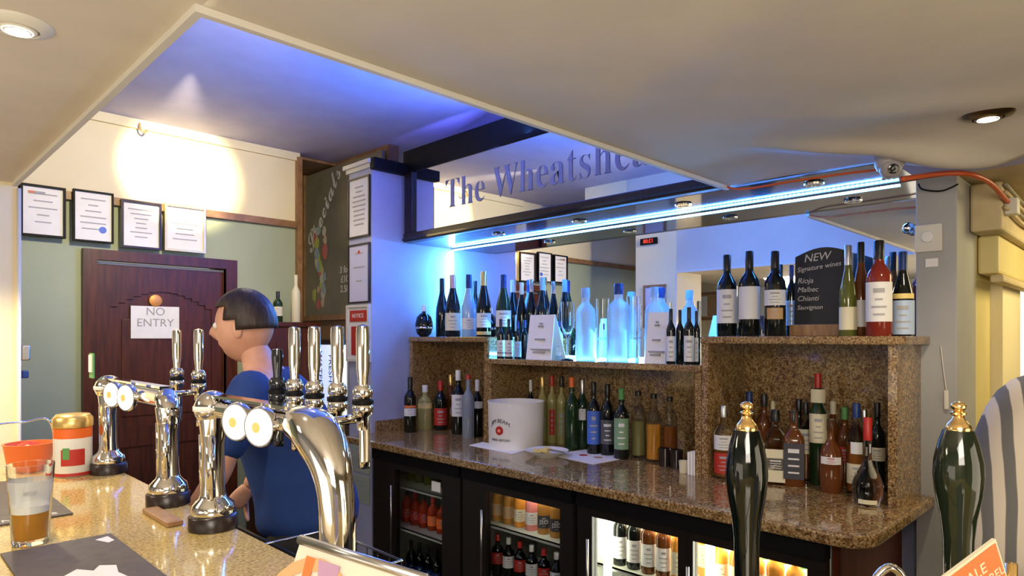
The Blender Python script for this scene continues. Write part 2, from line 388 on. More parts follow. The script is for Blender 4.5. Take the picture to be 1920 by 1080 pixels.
# ------------------------------------------------------------------ certificates, posters, chalk boards
def framed(name, label, cat, plane, u0, u1, z0, z1, pos, fm, pm, fw=.012, th=.02, group=None, lines=6, seal=None, shift=0):
    """picture frame; plane 'B' lies on y=pos facing -y, u is x; plane 'A' lies on x=pos facing -x, u is y"""
    if u0 > u1: u0, u1 = u1, u0
    r = empty(name, label, cat, ((u0+u1)/2, pos, z0) if plane == 'B' else (pos, (u0+u1)/2, z0), group=group)
    def bb(nm, a, b, c, d, p0, p1, m, par):
        if plane == 'B': return box(nm, a, b, pos-p1, pos-p0, c, d, m, par)
        return box(nm, pos-p1, pos-p0, a, b, c, d, m, par)
    L = [(u0, u1, z0, z0+fw), (u0, u1, z1-fw, z1), (u0, u0+fw, z0+fw, z1-fw), (u1-fw, u1, z0+fw, z1-fw)]
    bm = bmesh.new()
    for a, b, c, d in L:
        if plane == 'B': bx(bm, a, b, pos-th, pos, c, d)
        else: bx(bm, pos-th, pos, a, b, c, d)
    link('frame', to_me(bm), fm, r, world=True)
    pp = bb('sheet', u0+fw, u1-fw, z0+fw, z1-fw, 0, th*.5, pm, r)
    W_ = u1-u0-2*fw; H_ = z1-z0-2*fw; bm = bmesh.new(); rnd = random.Random(int(z0*1000+u0*977))
    for k in range(lines):
        zz = z1-fw-H_*(.14+.74*k/max(1, lines)); ww = W_*rnd.uniform(.25, .75); cu = (u0+u1)/2; hh = H_*.012
        if plane == 'B': bx(bm, cu-ww/2, cu+ww/2, pos-th*.5-.0015, pos-th*.5, zz-hh, zz+hh)
        else: bx(bm, pos-th*.5-.0015, pos-th*.5, cu-ww/2, cu+ww/2, zz-hh, zz+hh)
    if lines: link('print', to_me(bm), M_grey, pp, world=True)
    if seal:
        su, sz, sr, sm = seal
        c = Vector((u0+fw+W_*su, pos-th*.5, z0+fw+H_*sz)) if plane == 'B' else Vector((pos-th*.5, u1-fw-W_*su, z0+fw+H_*sz))
        mt = Matrix.Translation(c)@(Matrix.Rotation(math.pi/2, 4, 'X') if plane == 'B' else Matrix.Rotation(-math.pi/2, 4, 'Y'))
        lathe('seal', [(sr, 0), (sr, .002)], sm, pp, 18, mtx=mt, world=True)
    return r
G = 'framed certificates along the picture rail'
c = framed('certificate', 'black framed certificate with a grey and red heading, leftmost in the row on the rail', 'certificate', 'B', .625, .828, 2.075, 2.352, 4.33, M_black, M_paper, .011, .03, G, 5)
box('heading', .69, .735, 4.311, 4.3135, 2.305, 2.318, M_grey, c); box('heading_red', .66, .69, 4.311, 4.3135, 2.305, 2.318, M_red, c)
framed('certificate', 'black framed certificate with a round blue seal at lower right', 'certificate', 'B', .862, 1.060, 2.07, 2.358, 4.33, M_black, M_paper, .009, .03, G, 6, (.76, .24, .019, M_bluep))
framed('certificate', 'dark brown framed certificate, third in the row, plain printed page', 'certificate', 'B', 1.098, 1.315, 2.055, 2.335, 4.33, M_darkwood, M_paper, .013, .03, G, 7)
framed('certificate', 'gold framed certificate, rightmost in the row on the rail', 'certificate', 'B', 1.332, 1.572, 2.06, 2.345, 4.33, M_gold, M_paper, .014, .03, G, 6)
G = 'notices on the front of the pillar'
framed('notice', 'white printed notice in thin dark frame at the top of the pillar', 'notice', 'A', 3.462, 3.705, 2.155, 2.53, 2.24, M_darkwood, M_paper, .010, .015, G, 9)
framed('notice', 'lilac notice with small red head on the pillar below the white notice', 'notice', 'A', 3.462, 3.705, 1.745, 2.115, 2.24, M_darkwood, M_paperb, .010, .015, G, 3, (.5, .88, .012, M_red))
n = framed('notice', 'red and white warning notice in a pale frame beside the tap handles', 'notice', 'A', 3.455, 3.715, 1.38, 1.735, 2.24, M_bead, M_whitel, .016, .022, G, 0)
box('red_panel', 2.224, 2.2285, 3.56, 3.66, 1.42, 1.60, M_red, n); box('red_heading', 2.224, 2.2285, 3.49, 3.68, 1.63, 1.70, M_red, n)
text('heading_text', 'NOTICE', .036, M_whitel, fA(3.585, 1.665, 2.2235), n)
M_noteg = mat('green_paper', (.36, .42, .34), .7)
for k, (z0, z1, t) in enumerate(((.69, .86, 'green paper notice on the pillar just under the worktop'), (.50, .67, 'green paper notice on the pillar, lower of the two'))):
    o = tag(box('paper_notice', 2.236, 2.2395, 3.47, 3.69, z0, z1, M_noteg), t, 'notice', 'green notices under the worktop')
    bm = bmesh.new()
    for q in range(5): bx(bm, 2.2350, 2.2362, 3.50, 3.50+.05*(2+q % 3), z0+.02+q*.028, z0+.028+q*.028)
    link('print', to_me(bm), M_grey, o)
# specials chalkboard in the nook
sb = empty('specials_board', 'tall chalkboard, warm light put into its colour, with the word Specials and a painted plate of food', 'chalkboard', (2.52, 4.3, 1.68))
box('board', 2.505, 2.53, 3.74, 4.80, 1.70, 2.79, M_board2, sb)
boxes('frame', [(2.49, 2.53, 3.72, 4.83, 1.66, 1.70), (2.49, 2.53, 4.79, 4.83, 1.70, 2.80)], M_wood2, sb)
text('chalk_lettering', '𝓢𝓹𝓮𝓬𝓲𝓪𝓵𝓼', .20, M_chalk, basis((2.5035, 4.52, 2.49), (0, -.62, .78), (0, .78, .62)), sb)
text('chalk_prices', '3 for\n£10\n2.50', .07, M_chalk, fA(4.21, 1.95, 2.5035), sb)
rnd = random.Random(3)
cols = [mat('paint_%d' % k, c_, .8) for k, c_ in enumerate([(.55, .42, .28), (.5, .14, .12), (.42, .45, .10), (.55, .5, .42), (.30, .38, .40)])]
for k, cm in enumerate(cols):
    bm = bmesh.new()
    for q in range(5):
        cy = rnd.uniform(4.50, 4.68)-.02; cz = 1.79+.11*q+rnd.uniform(-.03, .04)+.02*k; rr = rnd.uniform(.022, .05)
        vs = [bm.verts.new((2.503-.0004*k, cy+rr*math.cos(t)*rnd.uniform(.6, 1.1), cz+rr*math.sin(t)*rnd.uniform(.8, 1.5))) for t in [i*math.pi/5 for i in range(10)]]
        bm.faces.new(vs)
    link('painted_food', to_me(bm), cm, sb, world=True)
# lit dispenser + sideboard behind the bartender
df = empty('drinks_dispenser', 'white backlit drinks dispenser with blue lettering beyond the tap handles', 'dispenser', (2.40, 4.0, 1.0))
box('body', 2.30, 2.50, 3.78, 4.24, .95, 1.52, M_steel, df, bev=.01)
M_panel = mat('lit_panel', (.75, .82, 1), .4, emit=.9, ecol=(.6, .72, 1))
M_panel2 = mat('lit_panel_bright', (.9, .95, 1), .4, emit=3.0, ecol=(.8, .9, 1))
box('lit_panel', 2.29, 2.30, 3.98, 4.22, .98, 1.48, M_panel, df); box('bright_tube', 2.288, 2.30, 3.86, 3.95, .98, 1.48, M_panel2, df)
for yy, s_ in ((4.17, 'WATER'), (4.03, 'FRESH')): text('lettering', s_, .07, M_bluep, basis((2.2885, yy, 1.32), (0, 0, -1), (0, -1, 0)), df)
sd = empty('sideboard', 'dark mahogany sideboard end against the left wall', 'sideboard', (2.0, 4.2, 0))
box('body', 1.84, 2.19, 4.02, 4.33, 0, 1.60, M_wood, sd, bev=.006); box('top', 1.82, 2.20, 4.00, 4.335, 1.60, 1.63, M_wood, sd, bev=.005)
boxes('panel', [(1.90, 2.13, 4.012, 4.02, .9, 1.5), (1.832, 1.84, 4.08, 4.28, .9, 1.5)], M_wood, sd)
# things on the near post, seen in the mirror
framed('picture', 'wood framed picture on the near post, seen in the mirror', 'picture', 'A', 3.26, 3.5, 1.62, 2.02, 0, M_wood2, M_paperb, .02, .02, None, 0)
p_ = bpy.data.objects['picture']; p_.rotation_euler = (0, 0, math.pi); p_.location = (.4525, 3.39, 1.62)
lc = empty('led_clock', 'small black box with red light digits high on the post, seen in the mirror', 'clock', (.452, 3.45, 2.40))
box('case', .4525, .475, 3.36, 3.54, 2.40, 2.46, M_black, lc)
text('digits', '12:08', .05, mat('red_digits', (.8, .05, .02), .5, emit=1.2, ecol=(1, .05, .02)), basis((.476, 3.45, 2.43), (0, 1, 0), (0, 0, 1)), lc)
nb = empty('noticeboard', 'brown framed menu board on the wall behind, seen in the mirror', 'noticeboard', (-1.88, 4.14, 1.75))
boxes('frame', [(-1.9, -1.87, 3.95, 4.33, 1.75, 1.78), (-1.9, -1.87, 3.95, 4.33, 2.07, 2.10), (-1.9, -1.87, 3.95, 3.98, 1.78, 2.07), (-1.9, -1.87, 4.30, 4.33, 1.78, 2.07)], M_wood2, nb)
box('back_board', -1.9, -1.885, 3.98, 4.30, 1.78, 2.07, M_tan, nb); box('menu_sheet', -1.885, -1.88, 4.13, 4.28, 1.80, 2.05, M_paper, nb)
# handset on the post
hs = empty('bottle_opener', 'dark wall bottle opener with blue catch on the cream post', 'opener', (.46, 3.2, 1.35))
box('plate', .4525, .465, 3.175, 3.235, 1.33, 1.53, M_black, hs, bev=.004)
box('jaw', .462, .495, 3.185, 3.225, 1.44, 1.50, M_steel, hs, bev=.006); box('catch', .462, .49, 3.185, 3.225, 1.37, 1.40, M_capblue, hs, bev=.005)

# ------------------------------------------------------------------ door in the left wall
d = box('door_1', .985, 1.71, 4.385, 4.425, 0, 1.955, M_wood, structure=True)
bm = bmesh.new()
for a, b, c_, e in ((.985, 1.06, .05, 1.95), (1.635, 1.71, .05, 1.95), (1.06, 1.635, .05, .20), (1.06, 1.635, .88, 1.0)): bx(bm, a, b, 4.372, 4.385, c_, e)
n_ = 14
for k in range(n_):
    u0 = 1.06+.575*k/n_; u1 = 1.06+.575*(k+1)/n_; um = (u0+u1)/2
    bx(bm, u0, u1, 4.372, 4.385, 1.70+.11*math.sin(math.pi*(um-1.06)/.575), 1.95)
link('door_rails', to_me(bm), M_wood, d)
box('door_panel', 1.12, 1.575, 4.376, 4.385, 1.06, 1.64, M_wood, d, bev=.004)
lathe('door_disc', [(.0, 0), (.036, 0), (.036, .012), (.028, .016), (.0, .016)], mat('orange_disc', (.70, .30, .08), .4, .3), d, 24, mtx=Matrix.Translation((1.30, 4.374, 1.755))@Matrix.Rotation(math.pi/2, 4, 'X'))
pn = box('door_sign', 1.165, 1.435, 4.366, 4.371, 1.525, 1.72, M_paper, d)
text('door_lettering', 'NO\nENTRY', .068, M_grey, fB(1.30, 1.652, 4.3655), pn)
bm = bmesh.new()
for i, (w_, dd) in enumerate(((0, .045), (.018, .032), (.036, .02))):
    e = w_
    bx(bm, .915+e, .985, 4.37-dd, 4.37, 0, 2.035-e); bx(bm, 1.71, 1.78-e, 4.37-dd, 4.37, 0, 2.035-e); bx(bm, .985, 1.71, 4.37-dd, 4.37, 1.975, 2.035-e)
link('trim_6', to_me(bm), M_wood, structure=True)
box('trim_7', .985, 1.71, 4.375, 4.40, 1.957, 1.968, M_bead, structure=True)

# ------------------------------------------------------------------ back bar: counter, shelf units
def counter_me():
    bm = bmesh.new(); pts = [(2.05, 3.44), (2.05, .72)]
    for k in range(7):
        t = math.pi+math.pi/2*k/6; pts.append((2.15+.10*math.cos(t), .71+.10*math.sin(t)))
    pts += [(2.795, .61), (2.795, .676), (2.86, .676), (2.86, 3.44)]
    vs = [bm.verts.new((x, y, .91)) for x, y in pts]; f = bm.faces.new(vs)
    r = bmesh.ops.extrude_face_region(bm, geom=[f])
    for v in r['geom']:
        if isinstance(v, bmesh.types.BMVert): v.co.z += .04
    bmesh.ops.recalc_face_normals(bm, faces=bm.faces[:])
    ed = [e for e in bm.edges if abs(e.verts[0].co.z-e.verts[1].co.z) < 1e-5]
    bmesh.ops.bevel(bm, geom=ed, offset=.008, segments=2, affect='EDGES', profile=.5)
    return to_me(bm)
tag(link('worktop', counter_me(), M_gran), 'long polished brown granite worktop of the back bar', 'worktop')
tag(box('upstand', 2.26, 2.50, 3.425, 3.447, .95, 1.02, M_gran), 'low granite upstand against the blue lit pillar', 'upstand')
def unit(label, y0, y1, zt, sides, a0=2.5, over=0.0):
    r = empty('shelf_unit', label, 'shelf', ((a0+2.85)/2, (y0+y1)/2, .95), group='granite shelf units on the worktop')
    box('top_slab', a0-.012, 2.86, y0-over, y1, zt-.03, zt, M_gran, r, bev=.004)
    for s in sides: box('side_panel', a0, 2.83, s, s+.028, .95, zt-.03, M_gran, r)
    box('back_panel', 2.832, 2.86, y0, y1, .95, zt-.03, M_gran, r)
    return r
unit('tall left granite shelf unit next to the blue lit pillar', 2.695, 3.42, 1.535, (2.695, 3.39))
unit('lower middle granite shelf with the white bucket under it', 1.385, 2.692, 1.415, (1.385, 2.664))
unit('tall right granite shelf unit full of whisky bottles, near the pilaster', .655, 1.382, 1.535, (.655, 1.354), over=.03)
gs = tag(box('glass_shelf', 2.70, 2.828, 1.384, 2.694, 1.525, 1.533, M_glass), 'narrow glass shelf behind the blue lit vodka bottles', 'shelf')
box('shelf_light_bar', 2.815, 2.828, 1.72, 2.50, 1.418, 1.428, M_led, tag(empty('shelf_light', 'blue light bar at the back of the middle shelf', 'light', (2.82, 2.1, 1.415)), 'blue light bar at the back of the middle shelf', 'light'))

# ------------------------------------------------------------------ fridges
def fridge(label, y0, y1, doors, lit, shelves):
    r = empty('bottle_fridge', label, 'fridge', (2.4, (y0+y1)/2, 0), group='under-counter bottle fridges')
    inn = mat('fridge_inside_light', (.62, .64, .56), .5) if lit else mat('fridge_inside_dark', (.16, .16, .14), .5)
    boxes('cabinet', [(2.14, 2.62, y0, y0+.03, .06, .90), (2.14, 2.62, y1-.03, y1, .06, .90), (2.14, 2.62, y0+.03, y1-.03, .87, .90), (2.14, 2.62, y0+.03, y1-.03, .06, .10), (2.60, 2.62, y0+.03, y1-.03, .10, .87)], inn, r)
    box('top_rail', 2.09, 2.14, y0, y1, .845, .905, M_black, r); box('plinth', 2.12, 2.16, y0, y1, 0, .06, M_black, r)
    for dy0, dy1 in doors:
        fr = boxes('door', [(2.10, 2.135, y0 if dy0 == doors[0][0] else dy0-.04, dy0, .06, .845), (2.10, 2.135, dy1, y1 if dy1 == doors[-1][1] else dy1+.018, .06, .845), (2.10, 2.135, dy0, dy1, .81, .845), (2.10, 2.135, dy0, dy1, .06, .12)], mat('fridge_door_frame', (.014, .011, .009), .3), r)
        box('pane', 2.118, 2.122, dy0, dy1, .12, .81, M_thin, fr)
        tube('handle', [(2.085, dy1+.012, .35), (2.085, dy1+.012, .72)], .006, M_steel, fr, 8)
    for z in shelves:
        bm = bmesh.new()
        for q in range(10): bx(bm, 2.17+q*.045, 2.173+q*.045, y0+.03, y1-.03, z-.006, z-.002)
        bx(bm, 2.165, 2.18, y0+.03, y1-.03, z-.012, z); bx(bm, 2.165, 2.58, y0+.03, y1-.03, z-.002, z)
        link('shelf', to_me(bm), mat('fridge_shelf', (.45, .47, .40), .4), r, world=True)
    if lit:
        for dy0, dy1 in doors: box('lamp_tube', 2.15, 2.165, dy1-.05, dy1-.02, .14, .86, M_fridgelamp, r)
    return r
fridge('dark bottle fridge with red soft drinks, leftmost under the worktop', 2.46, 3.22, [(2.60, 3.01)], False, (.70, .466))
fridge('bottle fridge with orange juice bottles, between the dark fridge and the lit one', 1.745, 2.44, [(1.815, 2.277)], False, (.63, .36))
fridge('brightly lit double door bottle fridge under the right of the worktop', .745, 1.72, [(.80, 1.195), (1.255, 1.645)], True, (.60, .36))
tag(box('price_label', 2.112, 2.1165, 2.63, 2.70, .74, .79, M_paper), 'small white card on the glass of the leftmost fridge', 'label')
tag(box('end_panel', 2.14, 2.79, .715, .74, 0, .905, M_wood), 'dark reddish wood end panel closing the back bar at right', 'panel')
light('AREA', 'fridge_light', (2.35, 1.45, .86), 7, (1, .96, .72), (2.35, 1.45, 0), shape='RECTANGLE', size=.3, size_y=.3)
light('AREA', 'fridge_light', (2.35, 1.0, .86), 7, (1, .96, .72), (2.35, 1.0, 0), shape='RECTANGLE', size=.3, size_y=.3)
light('AREA', 'fridge_light', (2.3, 2.05, .86), 1.0, (1, .93, .75), (2.35, 2.05, 0), shape='RECTANGLE', size=.2, size_y=.3)

# ------------------------------------------------------------------ bottles
PROF = {
 'wine':  ([(.0,0),(.93,0),(1,.02),(1,.60),(.94,.65),(.66,.71),(.42,.755),(.37,.80)], .37, .80),
 'champ': ([(.0,0),(.93,0),(1,.02),(1,.40),(.93,.50),(.70,.62),(.46,.73),(.38,.80)], .38, .74),
 'spirit':([(.0,0),(.95,0),(1,.02),(1,.60),(.92,.66),(.60,.72),(.40,.755),(.36,.80)], .38, .84),
 'vodka': ([(.0,0),(.95,0),(1,.02),(1,.64),(.93,.70),(.62,.76),(.42,.79),(.38,.82)], .40, .86),
 'dimple':([(.0,0),(.80,0),(.90,.03),(1,.30),(.97,.48),(.80,.60),(.45,.68),(.30,.74)], .32, .84),
 'bulb':  ([(.0,0),(.72,0),(.86,.02),(1,.13),(.98,.24),(.76,.34),(.42,.44),(.26,.52),(.23,.72)], .26, .74),
 'ball':  ([(.0,0),(.45,0),(.82,.10),(1,.32),(.99,.42),(.82,.62),(.45,.73),(.20,.77)], .22, .80),
}
def arc_patch(bm, r, z0, z1, half, prof=None, n=10):
    lo = [bm.verts.new((r*math.cos(t), r*math.sin(t), z0)) for t in [-half+2*half*k/n for k in range(n+1)]]
    hi = [bm.verts.new((v.co.x, v.co.y, z1)) for v in lo]
    for k in range(n): bm.faces.new((lo[k], lo[k+1], hi[k+1], hi[k]))
    return lo, hi
def bottle(label, px, a, zb, ytop, wpx, kind='wine', glass=None, cap=None, labels=(), liquid=None, group=None, sq=0, name=None, turn=0, capf=None, yaw=0, xy=None, h=None, r=None, cat='bottle', foil=None):
    x, y = at(px, a) if xy is None else xy
    dd = depth(x, y)
    if h is None: h = EYE-zb+(633-ytop)*dd/F
    if r is None: r = wpx/2*dd/F
    yaw = math.atan2(-y, -x)*.85+math.radians(turn)+(-math.pi*.15)
    o = empty(name or {'wine': 'wine_bottle', 'champ': 'champagne_bottle', 'vodka': 'vodka_bottle', 'ball': 'liqueur_bottle'}.get(kind, 'spirit_bottle'), label, cat, (x, y, zb), math.atan2(-y, -x)+math.radians(turn), group)
    pf, cr, cf = PROF[kind]; cf = capf or cf
    glass = glass or M_dkglass; cap = cap or M_capblk
    prof = [(q*r, z*h) for q, z in pf]+[(cr*.96*r, cf*h), (cr*.96*r, .985*h)]
    prof = [p for i, p in enumerate(prof) if i == 0 or p[1] >= prof[i-1][1]-1e-6]
    gl = lathe('glass', prof, glass, o, 20, sq)
    lathe('cap', [(cr*1.06*r, cf*h), (cr*1.08*r, .99*h), (cr*.95*r, h)], cap, o, 16)
    if liquid:
        lf = .55
        lathe('liquid', [(.0, .012), (.88*r, .012), (.88*r, lf*h), (.0, lf*h)], liquid, gl, 16, sq)
    for L in labels:
        z0, z1, m = L[:3]; half = L[3] if len(L) > 3 else 1.25; pr = L[4] if len(L) > 4 else M_grey
        bm = bmesh.new()
        if sq:
            w_ = r*.92; bx(bm, r*1.0, r*1.03+.0006, -w_, w_, z0*h, z1*h)
        else:
            lo, hi = arc_patch(bm, r*1.015+.0004, z0*h, z1*h, half)
        lb = link('label', to_me(bm), m, o, smooth=not sq)
        if pr is not None:
            bm = bmesh.new(); n = 4; dz = (z1-z0)*h
            for k in range(n):
                za = z0*h+dz*(.16+.19*k); zz = za+dz*(.045 if k < 3 else .11); hf = half*(.22+.22*((k*7+int(px)) % 3)/2)
                if sq: bx(bm, r*1.03, r*1.04+.001, -r*.5, r*.5, za, zz)
                else: arc_patch(bm, r*1.03+.0008, za, zz, hf, n=6)
            link('print', to_me(bm), pr, lb)
    return o
def flute(label, px, a, zb, ytop, wpx, group, name='champagne_flute', stem=.38, straight=False):
    x, y = at(px, a); dd = depth(x, y); h = EYE-zb+(633-ytop)*dd/F; r = wpx/2*dd/F
    o = empty(name, label, 'glass', (x, y, zb), 0, group)
    if straight: pf = [(0, 0), (r*.8, 0), (r*.84, .01), (r, h), (r*.92, h), (r*.76, .02), (0, .02)]
    else: pf = [(0, 0), (r*.95, 0), (r*.9, .004), (.005, .01), (.0045, stem*h), (r*.55, stem*h+.02), (r*.95, stem*h+.06), (r, h), (r*.92, h), (r*.86, stem*h+.06), (r*.45, stem*h+.026), (0, stem*h+.02)]
    lathe('bowl', pf, M_glass, o, 20); return o
# --- top of the left unit
GT = 'champagne and liqueur bottles on the left unit'; Z = 1.535
b = bottle('round black liqueur bottle with a silver band, at the left end of the top shelf', 795, 2.57, Z, 572, 33, 'ball', M_dkglass, M_capwh, [], group=GT)
lathe('silver_band', [(.0545, .050), (.0565, .052), (.0565, .062), (.0545, .064)], M_chrome, b, 24, ring=True)
bottle('black champagne bottle in the shade behind the round black bottle', 829, 2.72, Z, 522, 24, 'champ', M_dkglass, M_capblk, group=GT)
bottle('dark champagne bottle with pink foil neck and cream label', 849, 2.60, Z, 515, 29, 'champ', M_dkglass, M_cappink, [(.10, .38, M_creaml)], group=GT)
bottle('clear sparkling wine bottle coloured pale blue for cyan light, with dark blue foil', 879, 2.60, Z, 515, 27, 'champ', M_blueg, M_capblue, [(.12, .30, M_whitel)], group=GT, capf=.66)  # cyan light on clear glass put into the bottle colour
bottle('dark champagne bottle with thin gold foil neck and small white label', 907, 2.60, Z, 509, 28, 'champ', M_dkglass, M_gold, [(.14, .36, M_whitel), (.03, .08, M_yellow)], group=GT)
bottle('dark green champagne bottle with blue foil, right end of the left unit', 944, 2.585, Z, 515, 29, 'champ', M_grglass, M_capblue, [(.16, .42, M_whitel)], group=GT)
# --- glass shelf
GG = 'sparkling wine bottles on the glass shelf'; Z = 1.533
bottle('slim dark bottle with white cap on the glass shelf, leftmost there', 978, 2.765, Z, 530, 19, 'champ', M_dkglass, M_capwh, group=GG)
bottle('dark blue bottle with silver foil on the glass shelf, middle of three', 996, 2.765, Z, 524, 20, 'champ', M_dkglass, M_steel, group=GG)
bottle('dark blue champagne bottle behind the taller white menu card', 1017, 2.765, Z, 520, 24, 'champ', M_dkglass, M_blueg, group=GG)
# --- middle shelf
Z = 1.415; GM = 'small wine bottles on the middle shelf'
bottle('small dark wine bottle with white and red label, left end of middle shelf', 939, 2.545, Z, 598, 15, 'wine', M_dkglass, M_capblk, [(.05, .46, M_whitel), (.12, .16, M_capred, 1.25, None)], group=GM)
bottle('small dark wine bottle with white and red label, second from left on middle shelf', 954, 2.545, Z, 598, 15, 'wine', M_dkglass, M_capblk, [(.05, .46, M_whitel), (.12, .16, M_capred, 1.25, None)], group=GM)
bottle('small dark bottle with narrow blue label beside the pair with red marks', 971, 2.56, Z, 602, 13, 'wine', M_dkglass, M_capblue, [(.05, .46, M_blueg)], group=GM)
bottle('small black bottle half hidden behind the taller white menu card', 984, 2.60, Z, 600, 13, 'wine', M_dkglass, M_capblue, group=GM)
def card(label, px0, px1, y0, y1, a, zb, lean=.03):
    x, ya = at(px0, a); _, yb = at(px1, a+.02); dd = depth(x, (ya+yb)/2)
    h = EYE-zb+(633-y0)*dd/F; r = empty('menu_card', label, 'menu', (a, (ya+yb)/2, zb), group='white menu cards on the middle shelf')
    pts = [(a, ya, zb), (a+.02, yb, zb), (a+.02+lean, yb, zb+h), (a+lean, ya-.004, zb+h)]
    poly('card_front', pts, M_paper, r, .003, (1, 0, 0))
    poly('card_back', [(a+.13, ya, zb), (a+.14, yb, zb), (a+.026+lean, yb, zb+h), (a+.006+lean, ya-.004, zb+h)], M_paper, r, .002, (1, 0, 0))
    bm = bmesh.new(); ym = (ya+yb)/2; w = abs(ya-yb)
    for f, ww in ((.80, .06), (.74, .10), (.45, .20), (.22, .45), (.16, .25)):
        xx = a+.004+lean*f; bx(bm, xx-.001, xx+.012, ym-w*ww, ym+w*ww, zb+h*f-.004, zb+h*f+.005)
    link('print', to_me(bm), M_grey, r, world=True); return r
card('tall white menu card leaning on the middle shelf, left of the flute', 986, 1033, 590, 677, 2.53, Z)
card('white menu card on the middle shelf in front of the rightmost vodka bottle', 1208, 1247, 585, 680, 2.53, Z)
GV = 'frosted vodka bottles lit blue'
bottle('small blue lit bottle just right of the taller menu card', 1048, 2.66, Z, 602, 15, 'spirit', M_frost, M_capblue, [(.1, .4, M_whitel)], group=GV)
flute('champagne flute on the middle shelf right of the taller menu card', 1064, 2.56, Z, 566, 26, 'stem glasses on the middle shelf')
bottle('frosted vodka bottle lit blue, leftmost of the three large ones', 1098, 2.66, Z, 540, 37, 'vodka', M_frost, M_blueg, group=GV)
flute('tall clear glass between the left and middle vodka bottles', 1130, 2.58, Z, 560, 26, 'tall clear glasses on the middle shelf', 'tall_glass', straight=True)
bottle('frosted vodka bottle lit blue, the tallest in the middle of the shelf', 1160, 2.67, Z, 532, 42, 'vodka', M_frost, M_capblue, group=GV)
flute('tall clear glass just right of the tallest vodka bottle', 1187, 2.58, Z, 556, 26, 'tall clear glasses on the middle shelf', 'tall_glass', straight=True)
bottle('frosted vodka bottle lit blue, standing behind the shorter menu card', 1227, 2.70, Z, 538, 36, 'vodka', M_frost, M_blueg, group=GV)
GS = 'small dark wine bottles at the right of the middle shelf'
bottle('small dark wine bottle with white label right of the shorter menu card', 1258, 2.53, Z, 579, 17, 'wine', M_dkglass, M_capblk, [(.05, .50, M_whitel)], group=GS)
bottle('small dark wine bottle without label, second of the right group', 1275, 2.56, Z, 581, 15, 'wine', M_dkglass, M_capblk, group=GS)
bottle('small dark wine bottle with broad white label, third of the right group', 1292, 2.53, Z, 576, 19, 'wine', M_dkglass, M_capblk, [(.05, .50, M_whitel)], group=GS)
bottle('small dark wine bottle with narrow label against the right divider', 1306, 2.57, Z, 583, 14, 'wine', M_dkglass, M_capblk, [(.05, .50, M_whitel, .5)], group=GS)
# --- top of the right unit
Z = 1.535; GR = 'wine bottles on the right unit'
bottle('dark wine bottle with patterned grey label, left end of the right unit', 1363, 2.60, Z, 478, 37, 'wine', M_dkglass, M_capblk, [(.16, .57, M_whitel)], group=GR)
bottle('dark wine bottle with large plain pale label, second on the right unit', 1405, 2.60, Z, 471, 38, 'wine', M_dkglass, M_capblk, [(.20, .58, M_whitel, 1.3, None)], group=GR)
bottle('dark wine bottle with a grey label above a tan label', 1453, 2.60, Z, 471, 38, 'wine', M_dkglass, M_capblk, [(.36, .54, M_whitel), (.20, .33, M_tan, .8)], group=GR)
bottle('slim blue lit bottle half behind the small chalkboard', 1484, 2.775, Z, 497, 20, 'wine', M_dkglass, M_capblue, [(.15, .5, M_blueg)], group=GR)
bottle('olive green wine bottle with pale low label right of the small chalkboard', 1590, 2.62, Z, 460, 31, 'champ', M_oliveg, M_steel, [(.07, .32, M_creaml, 1.25, None)], group=GR, capf=.76)
bottle('tall brown wine bottle with plain white label left of the rose', 1614, 2.66, Z, 454, 31, 'champ', M_brglass, M_capblk, [(.10, .38, M_whitel, 1.25, None)], group=GR)
bottle('red rose wine bottle with large patterned pale label', 1648, 2.57, Z, 451, 45, 'wine', M_roseg, M_capblk, [(.15, .56, M_whitel)], group=GR)
bottle('wine bottle with blue cap, yellow neck label and pale frosted base, at the right end', 1693, 2.64, Z, 472, 37, 'champ', M_dkglass, M_capblue, [(.02, .42, mat('pale_blue_label', (.40, .50, .66), .4), 1.5), (.44, .50, M_yellow, 1.2, None)], group=GR)
# small arched chalkboard
x0, yl = at(1489, 2.72); _, yr = at(1596, 2.72); dd = depth(2.72, (yl+yr)/2)
cb = empty('small_chalkboard', 'small arched black chalkboard with new wines list between the wine bottles', 'chalkboard', (2.73, (yl+yr)/2, 1.535))
pts = []; zb = 1.582; zs = EYE+(633-482)*depth(2.72, yl)/F; zt = EYE+(633-463)*dd/F
for k in range(13):
    u = k/12; pts.append((2.72+.012, yl+(yr-yl)*u, zs+(zt-zs)*math.sin(math.pi*u)))
poly('board', [(2.72, yl, zb)]+[(2.732, p[1], p[2]) for p in pts]+[(2.72, yr, zb)], M_board, cb, .012, (1, 0, 0))
box('foot', 2.66, 2.76, yr, yl-.004, 1.535, 1.582, M_wood2, cb, bev=.004)
hw = yl-yr
def chalk(s, u, v, size, par=cb, shear=.25, rot=0):
    return text('chalk_writing', s, size, M_chalk, basis((2.7195+.0085*(v), yl-hw*u, zb+(zs-zb)*v), (-0.0, -1, rot), (0, rot, 1)), par, align='LEFT', shear=shear, ext=.0006)
chalk('NEW', .16, .96, .044, rot=.06)
chalk('Signature wines', .04, .80, .027, rot=.10); chalk('Rioja', .05, .64, .031); chalk('Malbec', .05, .51, .029); chalk('Chianti', .05, .38, .029); chalk('Sauvignon', .05, .25, .025)
